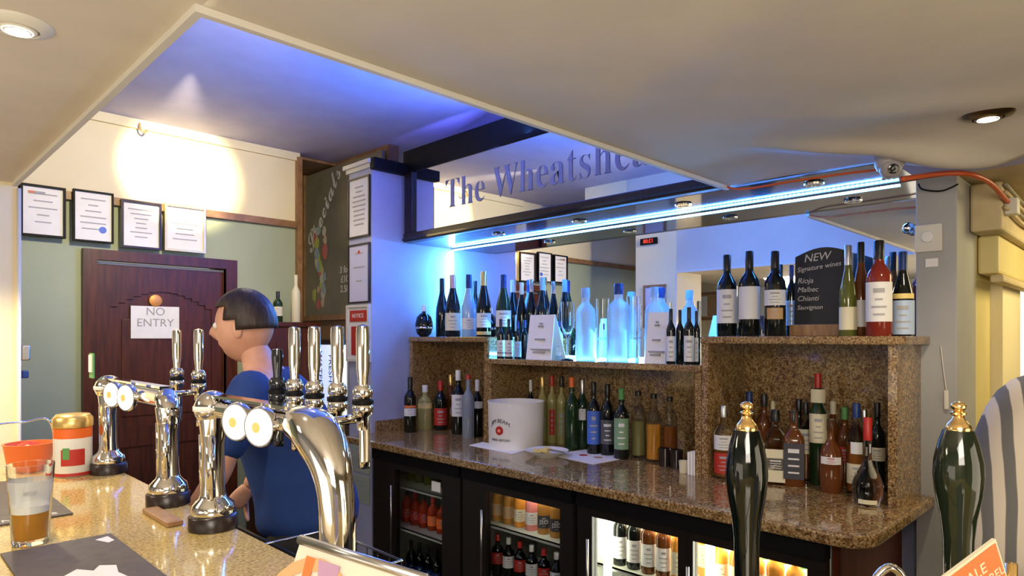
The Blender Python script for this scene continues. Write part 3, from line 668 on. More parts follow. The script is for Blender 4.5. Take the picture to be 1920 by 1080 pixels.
# --- left compartment on the worktop
Z = .95; GL = 'bottles in the left compartment'
bottle('dark bottle with orange and white label, leftmost on the worktop', 769, 2.42, Z, 707, 23, 'wine', M_dkglass, M_capblk, [(.30, .44, M_whitel), (.45, .49, M_orange, 1.25, None)], group=GL)
bottle('yellow green liqueur bottle with yellow label and white cap', 797, 2.56, Z, 722, 27, 'spirit', M_liqye, M_capwh, [(.48, .60, M_yellow)], group=GL)
bottle('dark bottle with red label in the left compartment', 826, 2.62, Z, 714, 25, 'wine', M_dkglass, M_capred, [(.10, .45, M_red)], group=GL)
bottle('brown bottle with gold neck behind the white labelled bottle', 845, 2.72, Z, 702, 20, 'wine', M_brglass, M_gold, group=GL)
bottle('bottle with tall white label and white cap in the left compartment', 859, 2.58, Z, 694, 25, 'spirit', M_dkglass, M_capwh, [(.28, .62, M_whitel)], group=GL)
bottle('smoky grey spirit bottle with red cap near the left divider', 878, 2.52, Z, 703, 23, 'spirit', M_greyg, M_capred, group=GL, capf=.93)
bottle('black bottle with white shoulder label tight against the left divider', 895, 2.60, Z, 712, 21, 'wine', M_dkglass, M_capwh, [(.50, .62, M_whitel)], group=GL)
# --- middle compartment
GC = 'bottles in the middle compartment'
bottle('dark bottle with white neck behind the white bucket', 995, 2.775, Z, 712, 16, 'wine', M_dkglass, M_capwh, group=GC)
bottle('olive liqueur bottle with gold cap right of the bucket', 1017, 2.74, Z, 706, 20, 'spirit', M_liqye, M_gold, [(.12, .50, M_olive)], group=GC)
bottle('olive liqueur bottle with bright red cap', 1035, 2.74, Z, 704, 20, 'spirit', M_liqye, M_capred, [(.12, .50, M_red, .5)], group=GC)
bottle('olive liqueur bottle with black cap', 1053, 2.74, Z, 706, 20, 'spirit', M_liqye, M_capblk, [(.12, .50, M_olive)], group=GC)
bottle('dark green bottle with orange cap in the middle compartment', 1072, 2.64, Z, 707, 27, 'wine', M_grglass, M_capor, group=GC, capf=.86)
bottle('dark green bottle with pale neck beside the orange capped one', 1092, 2.70, Z, 711, 25, 'wine', M_grglass, M_steel, [(.42, .58, M_whitel, .5)], group=GC)
bottle('black bottle with blue label in the middle compartment', 1113, 2.62, Z, 716, 25, 'spirit', M_dkglass, M_capblk, [(.14, .60, M_bluep)], group=GC)
bottle('black bottle with grey printed label next to the blue labelled one', 1139, 2.64, Z, 720, 26, 'spirit', M_dkglass, M_capblk, [(.16, .50, mat('charcoal_label', (.09, .09, .10), .4), 1.2, M_whitel)], group=GC)
bottle('black bottle with pale green label, right of the grey labelled one', 1165, 2.61, Z, 728, 29, 'spirit', M_dkglass, M_greenp, [(.14, .58, mat('pale_green_label', (.20, .34, .20), .4), 1.1, M_whitel)], group=GC)
bottle('clear pourer bottle with olive liquid, left of three', 1197, 2.70, Z, 733, 27, 'vodka', M_glass, M_capblk, liquid=M_liqye, group=GC, capf=.93)
bottle('clear pourer bottle with bright orange liquid, middle of three', 1226, 2.66, Z, 738, 27, 'vodka', M_glass, M_capblk, liquid=M_liqor, group=GC, capf=.93)
bottle('clear pourer bottle with a little red liquid, right of three', 1256, 2.70, Z, 744, 27, 'vodka', M_glass, M_capblk, liquid=M_liqbr, group=GC, capf=.93)
for px, s in ((1247, 'dark tumbler in the middle compartment, left of the pair'), (1268, 'dark tumbler in the middle compartment, right of the pair')):
    x, y = at(px, 2.60); o = empty('tumbler', s, 'glass', (x, y, Z), group='dark tumblers')
    lathe('bowl', [(0, 0), (.026, 0), (.030, .08), (.026, .08), (.023, .01), (0, .01)], mat('dark_tumbler', (.02, .012, .012), .1), o, 18)
x, y = at(1282, 2.53); o = empty('cream_cup', 'small cream cup on the worktop by the right divider', 'cup', (x, y, Z)); lathe('bowl', [(0, 0), (.018, 0), (.021, .05), (.018, .05), (.016, .008), (0, .008)], M_creaml, o, 18)
x, y = at(1298, 2.53)
for k in range(3):
    tag(box('white_booklet', 2.50, 2.56, y-.004-k*.014, y+.006-k*.014, Z, Z+.095+.004*k, M_paper), 'white booklet standing against the right divider, %s of three' % ('leftmost', 'middle', 'rightmost')[k], 'booklet', 'white booklets')
# bucket
r_ = .150; bk = empty('ice_bucket', 'large white ice bucket with black lettering and red seal', 'bucket', (2.50, 2.47, .95), math.atan2(-2.47, -2.50))
lathe('shell', [(0, 0), (r_*.94, 0), (r_*.96, .004), (r_, .235), (r_*1.015, .243), (r_*.97, .243), (r_*.92, .01), (0, .01)], M_paper, bk, 48)
def wrap_text(s, size, zc, rad, par, ang0, m, arch=0, **k):
    me = text_me(s, size, .0006, **k); W_ = max(v.co.x for v in me.vertices)
    for v in me.vertices:
        x, yv, zv = v.co; t = ang0+x/rad; zz = zc+yv-arch*(x/W_)**2
        v.co = (math.cos(t)*(rad+.0012+zv), math.sin(t)*(rad+.0012+zv), zz)
    return link('lettering', me, m, par)
wrap_text('JIM BEAM', .029, .150, r_*.985, bk, -.62, M_ink, arch=.022, shear=.15)
wrap_text('MAKE HISTORY', .017, .050, r_*.97, bk, -.60, M_ink)
mt = Matrix.Rotation(-.62, 4, 'Z')@Matrix.Translation((r_*.975, 0, .10))@Matrix.Rotation(math.pi/2, 4, 'Y')
lathe('red_seal', [(.0, 0), (.023, 0), (.023, .004), (.0, .004)], M_capred, bk, 20, mtx=mt)
lathe('seal_centre', [(.0, .004), (.009, .004), (.009, .006), (.0, .006)], mat('seal_orange', (.8, .35, .2), .5), bk, 12, mtx=mt)
# plate with lemon slices and knife
pl = empty('lemon_plate', 'white plate with lemon slices in front of the bucket', 'plate', (2.40, 2.16, .95))
lathe('dish', [(0, 0), (.055, 0), (.06, .006), (.105, .028), (.108, .031), (.10, .029), (.058, .012), (0, .010)], M_capwh, pl, 36)
for k in range(6):
    t = k*1.05; o = lathe('lemon_slice', [(0, 0), (.020, 0), (.021, .002), (.020, .005), (0, .005)], M_yellow, pl, 14, mtx=Matrix.Translation((.028*math.cos(t)-.01, .028*math.sin(t)+.02, .014+.004*k))@Matrix.Rotation(.25, 4, 'X'))
kn = tag(box('paring_knife', 2.38, 2.395, 2.04, 2.14, .9815, .987, M_steel), 'small knife lying across the lemon plate', 'knife')
# leaflets
def leaflet(label, pts, ex):
    q = [Pz(a_, b_, .9505) for a_, b_ in pts]; o = poly('leaflet', q, M_paper, None, .0015, (0, 0, 1)); tag(o, label, 'leaflet', 'leaflets on the worktop')
    c0 = sum(q, Vector())/len(q)
    for k, m in enumerate(ex):
        e = lathe('picture_spot', [(0, 0), (.022, 0), (.022, .001), (0, .001)], m, o, 14, mtx=Matrix.Translation(c0+Vector((.0, .035-.09*k, .0018))))
leaflet('white leaflet with red and brown pictures on the worktop', [(1030, 853), (1098, 843), (1180, 858), (1112, 871)], (M_red, M_tan))
leaflet('thin white sheet under the front of the bucket', [(880, 835), (905, 829), (985, 845), (960, 852)], ())
# --- right compartment
GW = 'spirit bottles in the right compartment'
bottle('red and white labelled spirit bottle, left end of the right compartment', 1357, 2.545, Z, 760, 36, 'spirit', M_glass, M_steel, [(.40, .60, M_whitel), (.08, .36, M_red)], liquid=M_liqbr, group=GW)
bottle('whisky bottle with blue cap just behind the left brass pump finial', 1405, 2.75, Z, 734, 30, 'spirit', M_brglass, M_capblue, [(.15, .45, M_creaml)], group=GW)
bottle('brown whisky bottle with dark cap right of the left pump finial', 1433, 2.74, Z, 738, 28, 'spirit', M_brglass, M_capblk, [(.20, .40, M_creaml)], group=GW)
bottle('brown whisky bottle with cream cap', 1449, 2.79, Z, 752, 20, 'spirit', M_brglass, M_creaml, group=GW)
bottle('square spirit bottle with cream label and black panel', 1454, 2.60, Z, 768, 38, 'spirit', M_glass, M_capblk, [(.04, .48, M_creaml, 1.2, None), (.20, .36, M_ink, .7, M_whitel)], group=GW, sq=.8)
bottle('square whisky bottle with black label and white print', 1488, 2.62, Z, 770, 38, 'spirit', M_brglass, M_capblk, [(.10, .58, M_ink, 1.2, M_whitel)], group=GW, sq=.8)
bottle('spirit bottle with black and white cap and cream shoulder label', 1511, 2.74, Z, 754, 27, 'spirit', M_glass, M_capblk, [(.35, .66, M_creaml)], liquid=M_liqbr, group=GW)
bottle('tall green whiskey bottle with red capsule and cream label', 1534, 2.70, Z, 700, 31, 'wine', M_grglass, M_capred, [(.38, .64, M_creaml), (.74, .86, M_creaml, .9, None)], group=GW, capf=.87)
bottle('squat dark brown bottle with small red and white label', 1558, 2.60, Z, 786, 42, 'dimple', M_brglass, M_glass, [(.40, .50, M_whitel, .9, M_red)], group=GW)
bottle('brown whisky bottle with dark green cap', 1584, 2.76, Z, 763, 30, 'spirit', M_brglass, M_greenp, [(.3, .5, M_red)], group=GW)
bottle('clear spirit bottle with blue cap and round pale label', 1606, 2.64, Z, 756, 34, 'spirit', M_glass, M_capblue, [(.12, .34, M_creaml), (.45, .58, M_whitel, .6, None)], liquid=M_liqbr, group=GW)
bottle('bulbous brandy bottle with red patterned neck, at the front right', 1627, 2.50, Z, 783, 54, 'bulb', M_glass, M_capred, [(.03, .08, M_creaml, .6, None)], liquid=None, group=GW)
o = bpy.data.objects['spirit_bottle'] if False else None
bottle('black capped bottle in the back right corner of the compartment', 1645, 2.74, Z, 755, 27, 'spirit', M_dkglass, M_capblk, [(.35, .5, M_creaml)], group=GW)

bottle('dark rum bottle half hidden behind the square black labelled bottle', 1498, 2.79, Z, 748, 26, 'spirit', M_dkglass, M_capblk, [(.3, .5, M_tan)], group=GW)
bottle('amber bottle with cream cap behind the squat brown bottle', 1562, 2.79, Z, 752, 26, 'spirit', M_brglass, M_creaml, [(.3, .5, M_creaml)], group=GW)
bottle('clear bottle with steel cap behind the blue capped spirit bottle', 1621, 2.79, Z, 768, 24, 'spirit', M_glass, M_steel, liquid=M_liqbr, group=GW)
# --- fridge contents
def small(label, x, y, z, h, r, g_, cap, labs, group, kind='spirit', liquid=None):
    return bottle(label, 0, 0, z, 0, 0, kind, g_, cap, labs, xy=(x, y), h=h, r=r, group=group, name='soft_drink_bottle', liquid=liquid)
ordn = ['leftmost', 'second from left', 'third from left', 'fourth from left', 'fifth from left', 'sixth from left', 'seventh from left', 'eighth from left']
for k in range(7): small('dark beer bottle on the top shelf of the leftmost fridge, %s' % ordn[k], 2.30, 3.13-k*.08, .70, .15, .026, M_oliveg, M_capblk, [], 'bottles on the top shelf of the leftmost fridge')
M_redsoda = mat('red_soda', (.30, .035, .01), .2)
for k in range(7): small('red soft drink bottle on the second shelf of the leftmost fridge, %s' % ordn[k], 2.27, 3.13-k*.08, .466, .18, .030, M_redsoda, M_capred if k % 2 else M_capblk, [(.15, .45, M_capor if k > 2 else M_red)], 'red bottles in the leftmost fridge')
for k in range(7): small('dark bottle at the bottom of the leftmost fridge, %s' % ordn[k], 2.30, 3.13-k*.08, .101, .25, .030, M_dkglass, M_capblk, [(.2, .5, M_capblue)], 'dark bottles low in the leftmost fridge')
M_juice = mat('orange_juice', (.70, .28, .04), .2); M_juice2 = mat('apple_juice', (.42, .20, .04), .2); M_pinkj = mat('pink_juice', (.75, .25, .22), .2)
jl = [('tall clear fruit juice bottle', M_juice2, M_steel, M_tan), ('tan juice bottle', M_juice2, M_capor, M_tan), ('orange juice bottle with red cap', M_juice, M_capred, M_creaml), ('pink and yellow juice bottle', M_pinkj, M_yellow, M_whitel), ('amber fruit drink bottle with dark round label', M_juice2, M_yellow, M_ink), ('amber fruit drink bottle with grey cap', M_juice2, M_steel, M_ink), ('amber fruit drink bottle with white cap', M_juice2, M_capwh, M_ink)]
for k, (s, g_, c_, l_) in enumerate(jl):
    o = small('%s in the middle fridge, %s' % (s, ordn[k]), 2.25, 2.35-k*.077, .63, .205, .030, g_, c_, [(.14, .42, l_)], 'juice bottles in the middle fridge')
    if k > 3: wrap_text('J2O', .026, .058, .032, o, 0, M_whitel)
for k in range(7):
    small('cola bottle with %s on the lower shelf of the middle fridge, %s' % (('red label', 'white label')[k % 2], ordn[k]), 2.25, 2.35-k*.077, .36, .20, .030, M_dkglass, (M_capred, M_capwh)[k % 2], [(.30, .58, (M_red, M_whitel)[k % 2])], 'cola bottles in the middle fridge')
for k, (s, g_, c_, l_) in enumerate([('black beer bottle with white oval label', M_dkglass, M_capblk, M_whitel), ('black beer bottle with pale round label', M_dkglass, M_steel, M_whitel), ('beer bottle with orange foil cap', M_brglass, M_capor, M_paper), ('beer bottle with big white label', M_brglass, M_capor, M_paper), ('amber beer bottle', M_juice, M_gold, M_creaml)]):
    bottle('%s in the lit fridge, left door, %s' % (s, ordn[k]), 0, 0, .60, 0, 0, 'wine', g_, c_, [(.12, .48, l_)], xy=(2.23, 1.60-k*.068), h=.245, r=.0295, group='beer bottles behind the left lit door', name='beer_bottle')
for k in range(5):
    bottle('amber beer bottle with white cap behind the right lit door, %s' % ordn[k], 0, 0, .60, 0, 0, 'wine', M_juice, M_capwh, [(.15, .5, M_creaml)], xy=(2.23, 1.16-k*.068), h=(.23, .24, .225, .235, .22)[k], r=.029, group='beer bottles behind the right lit door', name='beer_bottle')
for k in range(5):
    bottle('%s cider bottle at the back behind the right lit door, %s' % (('yellow', 'green')[k % 2], ordn[k]), 0, 0, .60, 0, 0, 'wine', (M_juice, MATS['green_print'])[k % 2], (M_capwh, M_steel)[k % 2], [(.15, .5, M_whitel)], xy=(2.36, 1.13-k*.07), h=.25, r=.029, group='cider bottles at the back behind the right lit door', name='cider_bottle')
for k in range(4):
    bottle('amber beer bottle at the back behind the left lit door, %s' % ordn[k], 0, 0, .60, 0, 0, 'wine', M_juice, M_gold, [(.15, .5, M_creaml)], xy=(2.36, 1.50-k*.07), h=.25, r=.029, group='beer bottles at the back behind the left lit door', name='beer_bottle')

# ------------------------------------------------------------------ front bar
bar = empty('front_bar', 'front bar counter with pale speckled granite top', 'bar counter', (.3, 1.6, 0))
bm = bmesh.new()
pts = [(-.05, -.5), (.615, -.5), (.615, 3.16), (-.05, 3.16)]
f = bm.faces.new([bm.verts.new((x, y, 1.06)) for x, y in pts]); r = bmesh.ops.extrude_face_region(bm, geom=[f])
for v in r['geom']:
    if isinstance(v, bmesh.types.BMVert): v.co.z += .04
bmesh.ops.recalc_face_normals(bm, faces=bm.faces[:])
bmesh.ops.bevel(bm, geom=[e for e in bm.edges if abs(e.verts[0].co.z-e.verts[1].co.z) < 1e-5], offset=.006, segments=2, affect='EDGES')
link('granite_top', to_me(bm), M_gran2, bar, world=True)
boxes('bar_front', [(.02, .56, -.45, 3.15, 0, 1.06)], M_darkwood, bar)
br_ = empty('bar_return', 'return end of the front bar carrying the hand pumps', 'bar counter', (.87, 0, 0))
box('granite_top', .617, 1.12, -.5, .5, 1.06, 1.10, M_gran2, br_, bev=.006); box('bar_front', .617, 1.06, -.45, .45, 0, 1.06, M_darkwood, br_)
def barmat(label, x0, x1, y0, y1):
    o = empty('bar_mat', label, 'bar mat', ((x0+x1)/2, (y0+y1)/2, 1.10), group='rubber bar mats')
    box('rubber', x0, x1, y0, y1, 1.1005, 1.104, M_mat, o, bev=.001)
    return o
b1 = barmat('dark rubber bar mat with a white printed emblem, nearest on the bar', .205, .397, .95, 1.635)
vs = [(.255, 1.375), (.262, 1.345), (.250, 1.31), (.262, 1.28), (.255, 1.24), (.275, 1.22), (.300, 1.26), (.320, 1.25), (.338, 1.285), (.330, 1.33), (.338, 1.375), (.315, 1.395), (.300, 1.37), (.280, 1.40)]
poly('white_emblem', [(x+.01, y+.02, 1.1042) for x, y in vs], M_whitel, b1, .0006, (0, 0, 1))
poly('corner_mark', [(.36, 1.60, 1.1042), (.385, 1.61, 1.1042), (.388, 1.57, 1.1042), (.375, 1.56, 1.1042)], M_whitel, b1, .0006, (0, 0, 1))
b2 = barmat('dark rubber bar mat with white edge lettering, behind the pint glass', .195, .378, 1.885, 2.45)
text('edge_lettering', 'FINE ALES', .03, M_whitel, basis((.285, 1.91, 1.1045), (1, 0, 0), (0, 1, 0)), b2, ext=.0004)
def pint(label, x, y, fill, h=.166):
    o = empty('pint_glass', label, 'glass', (x, y, 1.101), group='pint glasses on the bar')
    lathe('glass', [(0, 0), (.031, 0), (.033, .004), (.036, .07), (.0425, h), (.0405, h), (.0335, .07), (.030, .012), (0, .010)], M_glass, o, 32)
    lathe('beer', [(0, .0125), (.0285, .0125), (.0325, fill), (0, fill)], M_beer, o, 28)
    lathe('froth', [(0, fill), (.0325, fill), (.0333, fill+.014), (0, fill+.012)], M_foam, o, 28)
    wrap_text('PINT', .012, .11, .041, o, math.atan2(-y, -x), M_grey)
    lathe('froth_film', [(.0336, fill+.014), (.0385, h*.80), (.0383, h*.80), (.0333, fill+.014)], mat('froth_film_white', (.85, .83, .78), .6, alpha=.45), o, 28, ring=True)
    return o
pint('pint glass a third full of amber beer on the near bar mat corner', .262, 1.685, .066)
pint('pint glass of beer at the far left edge of the bar', .165, 1.93, .12)
# charity tin
tn = empty('snack_tin', 'white and red round tin with gold lid on the bar', 'tin', (.487, 2.434, 1.101), math.atan2(-2.434, -.487))
lathe('body', [(0, 0), (.050, 0), (.052, .003), (.052, .135), (0, .135)], M_capwh, tn, 32)
lathe('red_band', [(.0525, .118), (.0525, .148), (.050, .15), (0, .15)], M_capor, tn, 32); lathe('foot_band', [(.0524, .002), (.0526, .010), (.052, .012)], M_red, tn, 32, ring=True)
lathe('lid', [(0, .15), (.055, .15), (.056, .155), (.055, .178), (.045, .19), (0, .193)], M_gold, tn, 32)
bm = bmesh.new(); arc_patch(bm, .0532, .035, .085, .62); link('red_emblem', to_me(bm), M_red, tn, smooth=True)
bm = bmesh.new(); arc_patch(bm, .0536, .055, .09, .18); o = link('green_emblem', to_me(bm), M_greenp, tn, smooth=True); o.rotation_euler = (0, 0, -.35)
tb = empty('orange_tub', 'orange plastic tub on the bar behind the snack tin', 'tub', (.40, 2.60, 1.101))
lathe('bowl', [(0, 0), (.055, 0), (.068, .085), (.072, .09), (.064, .09), (.052, .008), (0, .008)], mat('orange_plastic', (.75, .16, .04), .4), tb, 28)
lathe('contents', [(0, .05), (.058, .05), (.03, .085), (0, .095)], M_capred, tb, 16)
wb = tag(tube('wire_basket', spline([(.30, 2.72, 1.102), (.31, 2.74, 1.20), (.33, 2.78, 1.235), (.42, 2.84, 1.235), (.50, 2.86, 1.23), (.52, 2.86, 1.102)]), .0035, M_chrome), 'thin chrome wire loop standing behind the orange tub', 'rack')

# ---------------------------------------------------------------- chrome beer fonts
def sphere_prof(r, z0=0, n=8): return [(r*math.sin(math.pi*k/n), z0-r*math.cos(math.pi*k/n)) for k in range(n+1)]
def post(par, x, y, top, foot=True):
    T = Matrix.Translation((x, y, 1.101))
    bs = lathe('base', [(0, 0), (.052, 0), (.052, .028), (.047, .033), (0, .033)], M_darkwood, par, 28, mtx=T, world=True)
    lathe('base_ring', [(.046, .033), (.048, .036), (.044, .055), (.030, .068), (.028, .075), (0, .075)], M_chrome, bs, 28, mtx=T, world=True)
    for k in range(8):
        t = k*math.pi/4; lathe('lobe', sphere_prof(.011), M_chrome, bs, 10, mtx=Matrix.Translation((x+.036*math.cos(t), y+.036*math.sin(t), 1.101+.044)), world=True)
    cl = lathe('column', [(0, .07), (.028, .07), (.025, .10), (.024, .19), (.027, top-.06), (.031, top-.02), (0, top-.02)], M_chrome, par, 28, mtx=T, world=True)
    for dy in (-.020, .020): tube('column_rib', [(x-.012, y+dy, 1.101+.07), (x-.014, y+dy, 1.101+top-.06)], .010, M_chrome, cl, 12)
def badge(par, x, y, z, ang=math.pi+.35, r=.034):
    mt = Matrix.Translation((x, y, z))@Matrix.Rotation(ang, 4, 'Z')@Matrix.Rotation(math.pi/2, 4, 'Y')
    rg = lathe('badge', [(0, 0), (r*1.12, 0), (r*1.15, .006), (r*1.08, .012), (0, .012)], M_chrome, par, 24, mtx=mt, world=True)
    lathe('badge_face', [(0, .012), (r, .012), (r*.8, .016), (0, .018)], mat('lit_badge', (.95, .93, .86), .3, emit=1.3, ecol=(1, .97, .9)), rg, 24, mtx=mt, world=True)
    lathe('badge_mark', [(0, .018), (r*.3, .0185), (0, .0186)], M_yellow, rg, 12, mtx=mt, world=True)
def tap(par, x0, x, y, z, htop, M_chrome=M_chrome):
    """stub from the crossbar, faucet, spout and tall handle"""
    s = tube('tap_stub', [(x0, y, z), (x, y, z+.004)], .009, M_chrome, par)
    tp = tube('spout', spline([(x-.004, y, z), (x+.004, y, z-.02), (x+.004, y, z-.095)], 4), [.011]*9, M_chrome, par)
    lathe('tap_body', [(0, -.02), (.011, -.02), (.012, .005), (.020, .012), (.020, .028), (.013, .034), (.018, .042), (.020, .055), (.014, .066), (0, .066)], M_chrome, par, 20, mtx=Matrix.Translation((x, y, z)), world=True)
    lathe('tap_collar', [(0, .030), (.021, .030), (.021, .038), (0, .038)], M_black, par, 20, mtx=Matrix.Translation((x, y, z)), world=True)
    lathe('tap_handle', [(0, .060), (.009, .062), (.010, .08), (.0125, .10), (.0135, htop-.02), (.0125, htop-.004), (0, htop)], M_chrome, par, 20, mtx=Matrix.Translation((x, y, z)), world=True)
def font(label, y0, y1, taps, badges, arch, zx=.27):
    r = empty('beer_font', label, 'beer font', (.575, (y0+y1)/2, 1.101), group='chrome beer fonts on the bar')
    z = 1.101+zx
    post(r, .575, y1, zx)
    if arch:
        pts = spline([(.575, y0-.06, 1.104), (.575, y0-.06, 1.22), (.575, y0-.045, 1.30), (.575, y0, 1.355), (.575, y0+.06, z+.002), (.575, y0+.14, z), (.575, y1, z)], 6)
        n = len(pts); rr = [.030+.012*math.exp(-((i/n-.5)/.16)**2) - (.010 if i/n > .72 else 0) for i in range(n)]
        tube('arch_pipe', pts, rr, M_chrome, r, 28)
        bs = lathe('base', [(0, 0), (.052, 0), (.052, .028), (0, .033)], M_darkwood, r, 28, mtx=Matrix.Translation((.575, y0-.06, 1.101)), world=True)
    else:
        post(r, .575, y0, zx)
        pts = spline([(.575, y0-.0, z-.06), (.575, y0-.004, z-.03), (.575, y0+.015, z-.005), (.575, y0+.06, z), (.575, y1, z)], 5)
        tube('cross_pipe', pts, .027, M_chrome, r, 24)
    lathe('end_ball', sphere_prof(.040, 0, 12), M_chrome, r, 24, mtx=Matrix.Translation((.575, y1+.002, z)), world=True)
    lathe('end_band', [(.0405, -.006), (.0415, -.005), (.0415, .005), (.0405, .006)], M_capwh, r, 24, ring=True, mtx=Matrix.Translation((.575, y1+.002, z)), world=True)
    boxes('top_strip', [(.560, .590, y0+.02, y1, z+.026, z+.032)], M_chrome, r)
    for y in badges: badge(r, .538, y, z-.006)
    for y in taps: tap(r, .60, .70, y, z+.0, .185)
    return r
fB1 = font('chrome arched beer font with two white badges, nearest on the bar', 1.05, 1.53, (1.11, 1.205, 1.30, 1.39), (1.19, 1.295), True)
fA1 = font('chrome beer font in front of the door, further along the bar', 1.83, 2.39, (1.97, 2.15), (2.03, 2.17), False)
tap(fB1, .60, .70, 1.475, 1.371, .135, M_gloss)
box('badge_plate', .535, .54, 2.405, 2.455, 1.40, 1.48, M_greenp, fA1, bev=.002); box('badge_plate_face', .532, .535, 2.412, 2.45, 1.42, 1.475, M_whitel, fA1)
# tall tap font far side seen dark behind the bartender's shoulder is left as part of the second font
tag(box('drip_strip', .50, .535, 1.60, 1.78, 1.101, 1.112, M_wood2, bev=.002), 'small brown block between the two beer fonts', 'block')
# ---------------------------------------------------------------- hand pumps
def pump(label, px, dd, m, sc):
    t = tf(px); s = dd*R2; x, y = s*(1+t)/2, s*(1-t)/2
    o = empty('hand_pump', label, 'hand pump', (x, y, 1.101), group='hand pumps at the front of the bar')
    def zz(py): return EYE-(py-633)*dd/F-1.101
    k = dd/F/2*sc
    lathe('handle', [(0, zz(1180)), (38*k, zz(1180)), (38*k, zz(1130)), (44*k, zz(1080)), (46*k, zz(1010)), (54*k, zz(970)), (70*k, zz(925)), (76*k, zz(890)), (73*k, zz(862)), (60*k, zz(830)), (46*k, zz(806)), (0, zz(806))], m, o, 36)
    lathe('brass_finial', [(0, zz(806)), (40*k, zz(806)), (40*k, zz(800)), (30*k, zz(792)), (20*k, zz(786)), (17*k, zz(780)), (24*k, zz(777)), (24*k, zz(773)), (15*k, zz(771)), (22*k, zz(766)), (24*k, zz(761)), (20*k, zz(756)), (8*k, zz(753)), (0, zz(753))], M_brass, o, 28)
    lathe('ferrule', [(0, 0), (.030, 0), (.030, .006), (.016, .012), (.015, max(.02, zz(1180))), (0, max(.02, zz(1180)))], M_brass, o, 24)
    return o
pump('black hand pump handle with brass finial, in front of the lit fridge', 1400, .95, M_pump, 1)
pump('dark green hand pump handle with brass finial, at the right by the striped jumper', 1797, .87, M_pump2, 1.10)
# swan neck spout
q = [P(1640, 1100, .93), P(1650, 1075, .93), P(1668, 1064, .93), P(1686, 1074, .93), P(1696, 1100, .93)]
q = [Vector((q[0].x, q[0].y, 1.102))]+q+[q[-1]+Vector((0, 0, -.03))]
tag(tube('swan_neck_spout', spline(q), .006, M_chrome), 'curved chrome swan neck spout near the bottom right', 'spout')
# orange pump clip card
A_, B_, C_ = P(1867, 1011, .72), P(1772, 1082, .70), P(1925, 1100, .74)
D_ = B_+(C_-A_)
pc = empty('pump_clip', 'orange pump clip card with cream lettering at the bottom right', 'pump clip', tuple((A_+B_+C_+D_)/4-Vector((0, 0, .03))))
e1 = (A_-B_).normalized(); e2 = (C_-A_); e2 = (e2-e1*e2.dot(e1)); e2.normalize()
def quad(p, u0, u1, v0, v1): return [p+e1*u0+e2*v0, p+e1*u1+e2*v0, p+e1*u1+e2*v1, p+e1*u0+e2*v1]
LW = (A_-B_).length+.06; org = A_-e1*LW
nn = e1.cross(-e2).normalized()
if nn.dot(Vector((-1, -1, 0))) < 0: nn = -nn
poly('plaque_edge', quad(org, 0, LW, 0, .16), M_creaml, pc, .004, -nn)
poly('plaque', [v+nn*.0006 for v in quad(org, .003, LW-.003, .003, .157)], M_orange, pc, .0006, nn)
for i, (s_, v) in enumerate((('REAL ALE', .020), ('FROM THE BARREL', .036))):
    text('lettering', s_, .014 if i else .018, M_creaml, basis(org+e1*(LW*.55)+e2*v+nn*.0016, e1, -e2), pc, ext=.0003)
poly('plaque_picture', [v+nn*.0014 for v in quad(org, .02, LW*.72, .052, .12)], M_yellow, pc, .0006, nn)
cc_ = org+e1*(LW*.74)+e2*.043+nn*.0014
poly('blue_spot', [cc_+e1*.006*math.cos(t)+e2*.006*math.sin(t) for t in [k*math.pi/5 for k in range(10)]], mat('pale_blue_print', (.4, .5, .85), .4), pc, .0006, nn)
tube('clip_stem', [tuple((A_+C_)/2), ((A_+C_)/2).to_tuple()[:2]+(1.102,)], .006, M_brass, pc)
# menu card stand in the foreground
A_ = P(563, 1016, .80); B_ = P(800, 1092, .70)
ms = empty('menu_stand', 'pale printed menu card in a grey clip stand, bottom centre', 'menu', (A_.x, A_.y, 1.101))
dn = Vector((A_.x-B_.x, A_.y-B_.y, 0)).normalized(); side = Vector((-dn.y, dn.x, 0))
if side.dot(Vector((-1, -1, 0))) < 0: side = -side
A0 = Vector((A_.x, A_.y, 1.103))+side*.07+dn*.01; B0 = Vector((B_.x, B_.y, 1.103))+side*.07
poly('card', [A_, B_, B0, A0], mat('menu_paper', (.70, .62, .50), .5), ms, .003, -side)
up = (A_-B_).normalized()
tube('clip_bar', [A_+Vector((0, 0, .003))-up*.0, B_+Vector((0, 0, .003))], .006, M_steel, ms)
nrm = (B_-A_).cross(A0-A_).normalized()
if nrm.dot(-A_) < 0 and nrm.dot(Vector((-1, -1, .3))) < 0: nrm = -nrm
u = (B_-A_).normalized(); v_ = (A0-A_).normalized()
def disc(name, c, r, m, ri=0):
    n = 20
    if ri:
        bm = bmesh.new(); o_ = [bm.verts.new(c+(u*math.cos(t)+v_*math.sin(t))*r) for t in [2*math.pi*k/n for k in range(n)]]; i_ = [bm.verts.new(c+(u*math.cos(t)+v_*math.sin(t))*ri) for t in [2*math.pi*k/n for k in range(n)]]
        for k in range(n): bm.faces.new((o_[k], o_[(k+1) % n], i_[(k+1) % n], i_[k]))
        return link(name, to_me(bm), m, ms, world=True)
    return poly(name, [c+(u*math.cos(t)+v_*math.sin(t))*r for t in [2*math.pi*k/n for k in range(n)]], m, ms, .0005, nrm)
c0 = A_+u*.045+v_*.085
disc('printed_ring', c0+nrm*.003, .075, mat('tan_print', (.62, .34, .16), .5), .060)
poly('printed_flag', [A_+u*.04+v_*.012+nrm*.003, A_+u*.075+v_*.012+nrm*.003, A_+u*.075+v_*.05+nrm*.003, A_+u*.055+v_*.05+nrm*.003], mat('mauve_print', (.42, .25, .38), .5), ms, .0005, nrm)
poly('printed_band', [A_+u*.02+v_*.012+nrm*.003, A_+u*.035+v_*.012+nrm*.003, A_+u*.035+v_*.06+nrm*.003, A_+u*.025+v_*.06+nrm*.003], M_orange, ms, .0005, nrm)
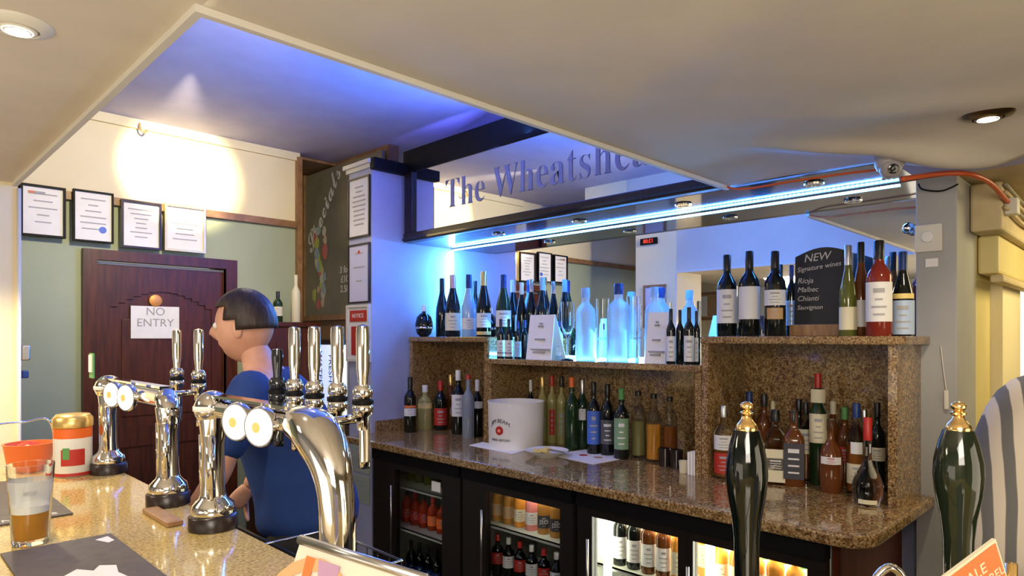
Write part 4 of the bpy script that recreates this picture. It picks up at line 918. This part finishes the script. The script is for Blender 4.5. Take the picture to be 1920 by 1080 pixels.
# service side: steel sink, wire tray
sk = empty('steel_sink', 'dark steel bottle trough on the service side of the bar', 'trough', (.75, 1.5, .9))
boxes('basin', [(.60, .87, 1.0, 2.6, .80, .82), (.60, .61, 1.0, 2.6, .82, .93), (.86, .87, 1.0, 2.6, .82, .93)], mat('dark_steel', (.06, .06, .065), .35, .7), sk)
boxes('leg', [(.62, .66, 1.05, 1.09, 0, .80), (.62, .66, 2.5, 2.54, 0, .80), (.81, .85, 2.5, 2.54, 0, .80), (.81, .85, 1.05, 1.09, 0, .80)], M_black, sk)
wt = empty('wire_tray', 'chrome wire tray on the service side of the bar', 'tray', (.78, 1.36, .93))
for z in (.94, 1.03): tube('rim', [(.66, 1.22, z), (.87, 1.22, z), (.87, 1.55, z), (.66, 1.55, z), (.66, 1.22, z)], .003, M_chrome, wt, 8)
bm = bmesh.new()
for k in range(8):
    tube_bm(bm, [(.87, 1.22+.047*k, 1.03), (.87, 1.22+.047*k, .94), (.66, 1.22+.047*k, .94), (.66, 1.22+.047*k, 1.03)], .0015, 6)
link('wires', to_me(bm), M_chrome, wt, world=True)

# ------------------------------------------------------------------ ceiling fittings, cables, switches
def downlight(label, x, y, z, m):
    o = empty('downlight', label, 'downlight', (x, y, z), group='recessed halogen downlights')
    lathe('bezel', [(.036, -.012), (.056, -.006), (.060, -.001), (.058, .004), (.034, .004)], m, o, 32, ring=True)
    lathe('gimbal', [(.020, -.016), (.032, -.012), (.034, .0), (.022, .0)], m, o, 28, ring=True)
    lathe('lamp', [(0, -.013), (.025, -.015), (.025, -.004), (0, -.002)], M_lamp, o, 20)
downlight('brass recessed downlight in the low ceiling at the right', 2.145, .345, ZL+bumpR(2.145, .345)-.002, mat('dark_brass', (.22, .16, .08), .3, 1))
downlight('pale recessed downlight in the low ceiling at the far left', .222, 1.56, ZL, M_bead)
x, y = at(1668, 2.36)
cv = empty('dome_camera', 'grey dome security camera under the ceiling by the LED strip', 'security camera', (x, y, ZL))
zc = ZL-.04
lathe('housing', [(0, .0), (.044, .0), (.046, -.020), (.043, -.045), (.034, -.062), (0, -.066)][::-1], M_dome, cv, 28)
lathe('lens_ball', sphere_prof(.034, 0, 10), M_dome, cv, 22, mtx=Matrix.Translation((-.012, -.006, -.055)))
lathe('lens', [(0, 0), (.014, 0), (.016, .004), (.010, .006), (0, .004)], M_gloss, cv, 18, mtx=Matrix.Translation((-.036, -.020, -.066))@Vector((-.8, -.45, -.25)).to_track_quat('Z', 'Y').to_matrix().to_4x4())
def Q(px, py, a):
    x, y = at(px, a); return (x, y, EYE+(633-py)*depth(x, y)/F)
tag(tube('orange_cable', spline([Q(1690, 336, 2.42), Q(1730, 330, 2.50), Q(1775, 325, 2.55), Q(1820, 327, 2.60), Q(1855, 342, 2.75), Q(1880, 368, 2.95), Q(1895, 385, 3.1)]), .009, M_cable), 'thick orange cable looping from the dome camera to the beam at right', 'cable')
tag(tube('orange_cable', spline([Q(1352, 342, 2.45), Q(1368, 352, 2.44), Q(1400, 354, 2.44), Q(1480, 341, 2.44), Q(1580, 326, 2.44), Q(1650, 318, 2.40)]), .004, M_cable), 'thin orange cable along the canopy rail', 'cable')
for k in range(4):
    z = 2.085-k*.028
    tag(tube('grey_cable', spline([(3.0, .43, z+.01), (3.4, .425, z-.01), (4.0, .43, z+.006), (5.0, .43, z-.01), (6.0, .43, z)]), .007, (M_wire, M_beam)[k % 2]), 'cable running along the ochre beam, %s' % ('topmost', 'second from top', 'third from top', 'lowest')[k], 'cable', 'cables on the ochre beam')
tag(tube('black_wire', spline([Q(1722, 345, 2.78), Q(1730, 355, 2.77), Q(1765, 358, 2.77), Q(1797, 345, 2.77)]), .003, M_black), 'thin black wire sagging round the top of the pilaster', 'wire')
jb = tag(box('junction_box', 3.04, 3.10, .40, .44, 1.99, 2.05, M_bead, bev=.004), 'small pale junction box on the beam beside the pilaster', 'box')
x, yc = at(1743, 2.80)
sw = empty('dimmer_switch', 'white square dimmer switch with a round knob on the pilaster', 'switch', (2.798, .625, 1.84))
box('plate', 2.785, 2.799, .585, .672, 1.845, 1.945, M_bead, sw, bev=.003)
lathe('knob', [(0, 0), (.020, 0), (.019, .012), (0, .014)], M_capwh, sw, 24, mtx=Matrix.Translation((2.785, .628, 1.898))@Matrix.Rotation(-math.pi/2, 4, 'Y'), world=True)
tag(box('paper_label', 2.7965, 2.7995, .600, .640, 1.79, 1.82, M_paper), 'small white paper label under the dimmer switch', 'label')
pz = tag(box('pull_switch', 2.785, 2.799, .565, .580, 1.27, 1.34, M_bead, bev=.003), 'slim white cord switch low on the pilaster', 'switch')
tube('cord', spline([(2.79, .59, 1.50), (2.79, .580, 1.40), (2.79, .5725, 1.34)]), .002, M_bead, pz, 6)
sp = empty('chrome_spotlight', 'small chrome ball spotlight at the right end of the mirror', 'spotlight', (2.84, .70, 1.93))
lathe('ball', sphere_prof(.022, 0, 10), M_chrome, sp, 20, mtx=Matrix.Translation((2.83, .705, 1.945)), world=True); tube('arm', [(2.83, .705, 1.945), (2.86, .705, 1.945)], .005, M_chrome, sp)
hk = tag(tube('ceiling_hook', spline([(1.20, 4.32, 2.80), (1.20, 4.30, 2.76), (1.22, 4.30, 2.745), (1.235, 4.31, 2.765)]), .006, M_wood2), 'small dark hook on the cream wall near the ceiling', 'hook')
o = bottle('green bottle with pale label on the mahogany sideboard', 0, 0, 1.63, 0, 0, 'wine', M_grglass, M_capblk, [(.2, .5, M_creaml)], xy=(1.95, 4.1), h=.20, r=.03, group=None)
o = bottle('cream candle shaped bottle on the mahogany sideboard', 0, 0, 1.63, 0, 0, 'wine', M_creaml, M_creaml, [], xy=(2.10, 4.15), h=.32, r=.03, group=None)

# ------------------------------------------------------------------ people
def skin_me(V, E, Rr, root=0, sub=2):
    me = bpy.data.meshes.new('sk'); me.from_pydata([Vector(v) for v in V], E, [])
    o = bpy.data.objects.new('sk', me); COL.objects.link(o)
    md = o.modifiers.new('s', 'SKIN'); md.use_smooth_shade = True
    if not me.skin_vertices: me.skin_vertices.new()
    for i, r in enumerate(Rr):
        sv = me.skin_vertices[0].data[i]; sv.radius = r if isinstance(r, tuple) else (r, r); sv.use_root = (i == root)
    o.modifiers.new('u', 'SUBSURF').levels = sub
    bpy.context.view_layer.update(); dg = bpy.context.evaluated_depsgraph_get()
    out = bpy.data.meshes.new_from_object(o.evaluated_get(dg)); bpy.data.objects.remove(o); return out
def join(mes):
    bm = bmesh.new()
    for m in mes: bm.from_mesh(m)
    return to_me(bm)
def chain(pts, rad, sub=2): return skin_me(pts, [(i, i+1) for i in range(len(pts)-1)], rad, 0, sub)
def head_me(c, yaw=0, pitch=0, s=1.0):
    bm = bmesh.new(); bmesh.ops.create_uvsphere(bm, u_segments=40, v_segments=28, radius=1)
    for v in bm.verts:
        x, y, z = v.co; f = max(0, x)
        X = x*.096; Y = y*.076; Zz = z*.118
        if z < 0: Y *= 1-.32*z*z; X *= (1-.12*z*z) if x > 0 else (1-.45*z*z)
        if x > 0: X *= .94
        nose = math.exp(-((y/.15)**2))*math.exp(-(((z+.12)/.17)**2))*f; X += .022*nose
        X += .008*math.exp(-((y/.08)**2))*math.exp(-(((z-.05)/.2)**2))*f
        for sy in (-.38, .38): X -= .011*math.exp(-(((y-sy)/.17)**2))*math.exp(-(((z-.04)/.10)**2))*f
        X += .006*math.exp(-((y/.26)**2))*math.exp(-(((z+.42)/.05)**2))*f-.005*math.exp(-((y/.24)**2))*math.exp(-(((z+.36)/.035)**2))*f
        X += .010*math.exp(-((y/.3)**2))*math.exp(-(((z+.78)/.16)**2))*f
        v.co = (X, Y, Zz)
    for sy in (-1, 1):
        r = bmesh.ops.create_uvsphere(bm, u_segments=12, v_segments=8, radius=1)
        for v in r['verts']: v.co = Vector((v.co.x*.017-.006, v.co.y*.007+sy*.076, v.co.z*.030-.008))
    bmesh.ops.scale(bm, vec=(s, s, s), verts=bm.verts)
    bmesh.ops.transform(bm, matrix=Matrix.Translation(c)@Matrix.Rotation(yaw, 4, 'Z')@Matrix.Rotation(pitch, 4, 'Y'), verts=bm.verts)
    return to_me(bm)
def hand_me(wr, d, nrm, side=1, curl=.5):
    d = Vector(d).normalized(); n = Vector(nrm); n = (n-d*n.dot(d)).normalized(); s = d.cross(n)*side; wr = Vector(wr); ms = []
    ms.append(skin_me([wr-d*.02, wr+d*.03, wr+d*.075], [(0, 1), (1, 2)], [(.022, .026), (.016, .036), (.013, .038)]))
    for k, (o_, L) in enumerate(((-.030, .070), (-.010, .080), (.010, .075), (.029, .058))):
        p = wr+d*.065+s*o_; pts = [p]; a = curl*.5
        for q in (.42, .32, .26):
            p = p+(d*math.cos(a)-n*math.sin(a))*L*q; pts.append(p); a += curl
        ms.append(chain(pts, [.0095, .009, .008, .0065], 1))
    p = wr+d*.02-s*.030; ms.append(chain([p, p+(d*.6-s*.7-n*.2)*.035, p+(d*.8-s*.6-n*.5)*.062, p+(d*.9-s*.3-n*.8)*.08], [.012, .011, .0095, .007], 1))
    return ms
def person(label, loc, rz, lean, torso_m, leg_m, arms, hairlong=False, stripe=False, yaw=0, shirt_sleeve=1.0):
    r = empty('person', label, 'person', loc, rz)
    hx = lean
    pel = (0, 0, .96); ch = (hx*.45, 0, 1.22); ch2 = (hx*.8, 0, 1.36); nk = (hx*.95+.01, 0, 1.45); hc = (hx+.045, 0, 1.565)
    V = [pel, (hx*.2, 0, 1.08), ch, ch2, nk, (hx+.02, 0, 1.52)]; E = [(0, 1), (1, 2), (2, 3), (3, 4), (4, 5)]
    RR = [(.09, .07), (.08, .07), (.09, .07), (.08, .06), (.052, .052), (.055, .055)]
    for s in (-1, 1):
        i = len(V); V += [(0, s*.08, .86), (.0, s*.10, .50), (-.02, s*.10, .09), (.09, s*.11, .045)]; E += [(0, i), (i, i+1), (i+1, i+2), (i+2, i+3)]; RR += [(.065, .065), (.05, .05), (.038, .038), (.035, .03)]
    ar = []
    for s, (el, wr, hd, hn) in zip((1, -1), arms):
        i = len(V); shp = (hx*.8, s*.17, 1.38); V += [shp, el, wr]; E += [(3, i), (i, i+1), (i+1, i+2)]; RR += [(.045, .045), (.038, .038), (.026, .028)]
        ar.append((shp, el, wr, s, hd, hn))
    ms = [skin_me(V, E, RR), head_me(hc, yaw, .08)]
    for shp, el, wr, s, hd, hn in ar: ms += hand_me(wr, hd, hn, s)
    link('body', join(ms), M_skin, r, smooth=True)
    # clothing
    tv = [(0, 0, .86), (0, 0, .98), (hx*.2, 0, 1.08), ch, ch2, (hx*.9, 0, 1.425)]
    link('shirt', skin_me(tv, [(i, i+1) for i in range(5)], [(.19, .19), (.18, .18), (.165, .16), (.175, .165), (.140, .12), (.075, .072)]), torso_m, r, smooth=True)
    for shp, el, wr, s, hd, hn in ar:
        a, b = Vector(shp), Vector(el); w = Vector(wr)
        a0 = a+Vector((0, -s*.07, .0)); big = .018 if stripe else 0
        if shirt_sleeve > 1.2: pts = [a0, a, (a+b)/2, b, (b+w)/2, b.lerp(w, .86)]; rd = [.095, .100, .090, .088, .078, .055]
        else: pts = [a0, a, a.lerp(b, .45), a.lerp(b, .85)]; rd = [.065, .068, .062, .058]
        link('sleeve', chain(pts, rd), torso_m, r, smooth=True)
    lv = [(0, 0, 1.0), (0, 0, .90)]; le = [(0, 1)]; lr = [(.16, .16), (.17, .17)]
    for s in (-1, 1):
        i = len(lv); lv += [(0, s*.09, .82), (0, s*.10, .48), (-.02, s*.10, .08)]; le += [(1, i), (i, i+1), (i+1, i+2)]; lr += [(.10, .10), (.075, .075), (.06, .06)]
    link('trousers', skin_me(lv, le, lr), leg_m, r, smooth=True)
    # hair: shell on the skull
    bm = bmesh.new(); bmesh.ops.create_uvsphere(bm, u_segments=32, v_segments=22, radius=1)
    kill = [v for v in bm.verts if v.co.z < -.25 or (v.co.x > .45 and v.co.z < .48) or (v.co.x > .15 and v.co.z < .12)]
    bmesh.ops.delete(bm, geom=kill, context='VERTS')
    for v in bm.verts: v.co = Vector((v.co.x*.106-.004, v.co.y*.086, v.co.z*.124+.006))
    bmesh.ops.solidify(bm, geom=bm.faces[:], thickness=.008)
    bmesh.ops.transform(bm, matrix=Matrix.Translation(hc)@Matrix.Rotation(yaw, 4, 'Z')@Matrix.Rotation(.08, 4, 'Y'), verts=bm.verts)
    hm = to_me(bm)
    if hairlong: hm = join([hm, chain([(hx-.02, 0, 1.58), (hx-.06, 0, 1.48), (hx-.075, 0, 1.38), (hx-.07, 0, 1.30)], [(.08, .06), (.085, .05), (.085, .035), (.05, .02)])])
    link('hair', hm, M_hair, r, smooth=True)
    for s in (-1, 1):
        e = Matrix.Translation(hc)@Matrix.Rotation(yaw, 4, 'Z')@Vector((.077, s*.030, .004))
        lathe('eye', sphere_prof(.011, 0, 8), mat('eye_white', (.7, .7, .68), .3), r, 12, mtx=Matrix.Translation(e))
        e2 = Matrix.Translation(hc)@Matrix.Rotation(yaw, 4, 'Z')@Vector((.0865, s*.030, .004)); lathe('iris', sphere_prof(.0045, 0, 6), M_gloss, r, 10, mtx=Matrix.Translation(e2))
    return r
person('bartender in a blue shirt leaning over behind the chrome beer fonts', (1.07, 2.02, 0), math.radians(137), .17, M_shirt, M_trous,
       [((.20, .25, 1.12), (.30, .22, .99), (.6, .1, -.8), (1, 0, 0)), ((.20, -.25, 1.12), (.28, -.2, .98), (.6, .2, -.8), (1, 0, 0))])
ST = stripes('striped_knit', (.56, .49, .39), (.13, .125, .12), 8.0, 'Y', 1.6)
pr = person('customer in a grey and cream striped jumper at the right edge', (1.815, .05, 0), math.radians(18), .05, ST, M_shade,
       [((-.03, .245, 1.04), (.20, .12, 1.06), (1, -.6, 0), (0, 0, 1)), ((-.03, -.24, 1.14), (.22, -.26, 1.10), (1, 0, 0), (0, 0, 1))], hairlong=True, shirt_sleeve=2)
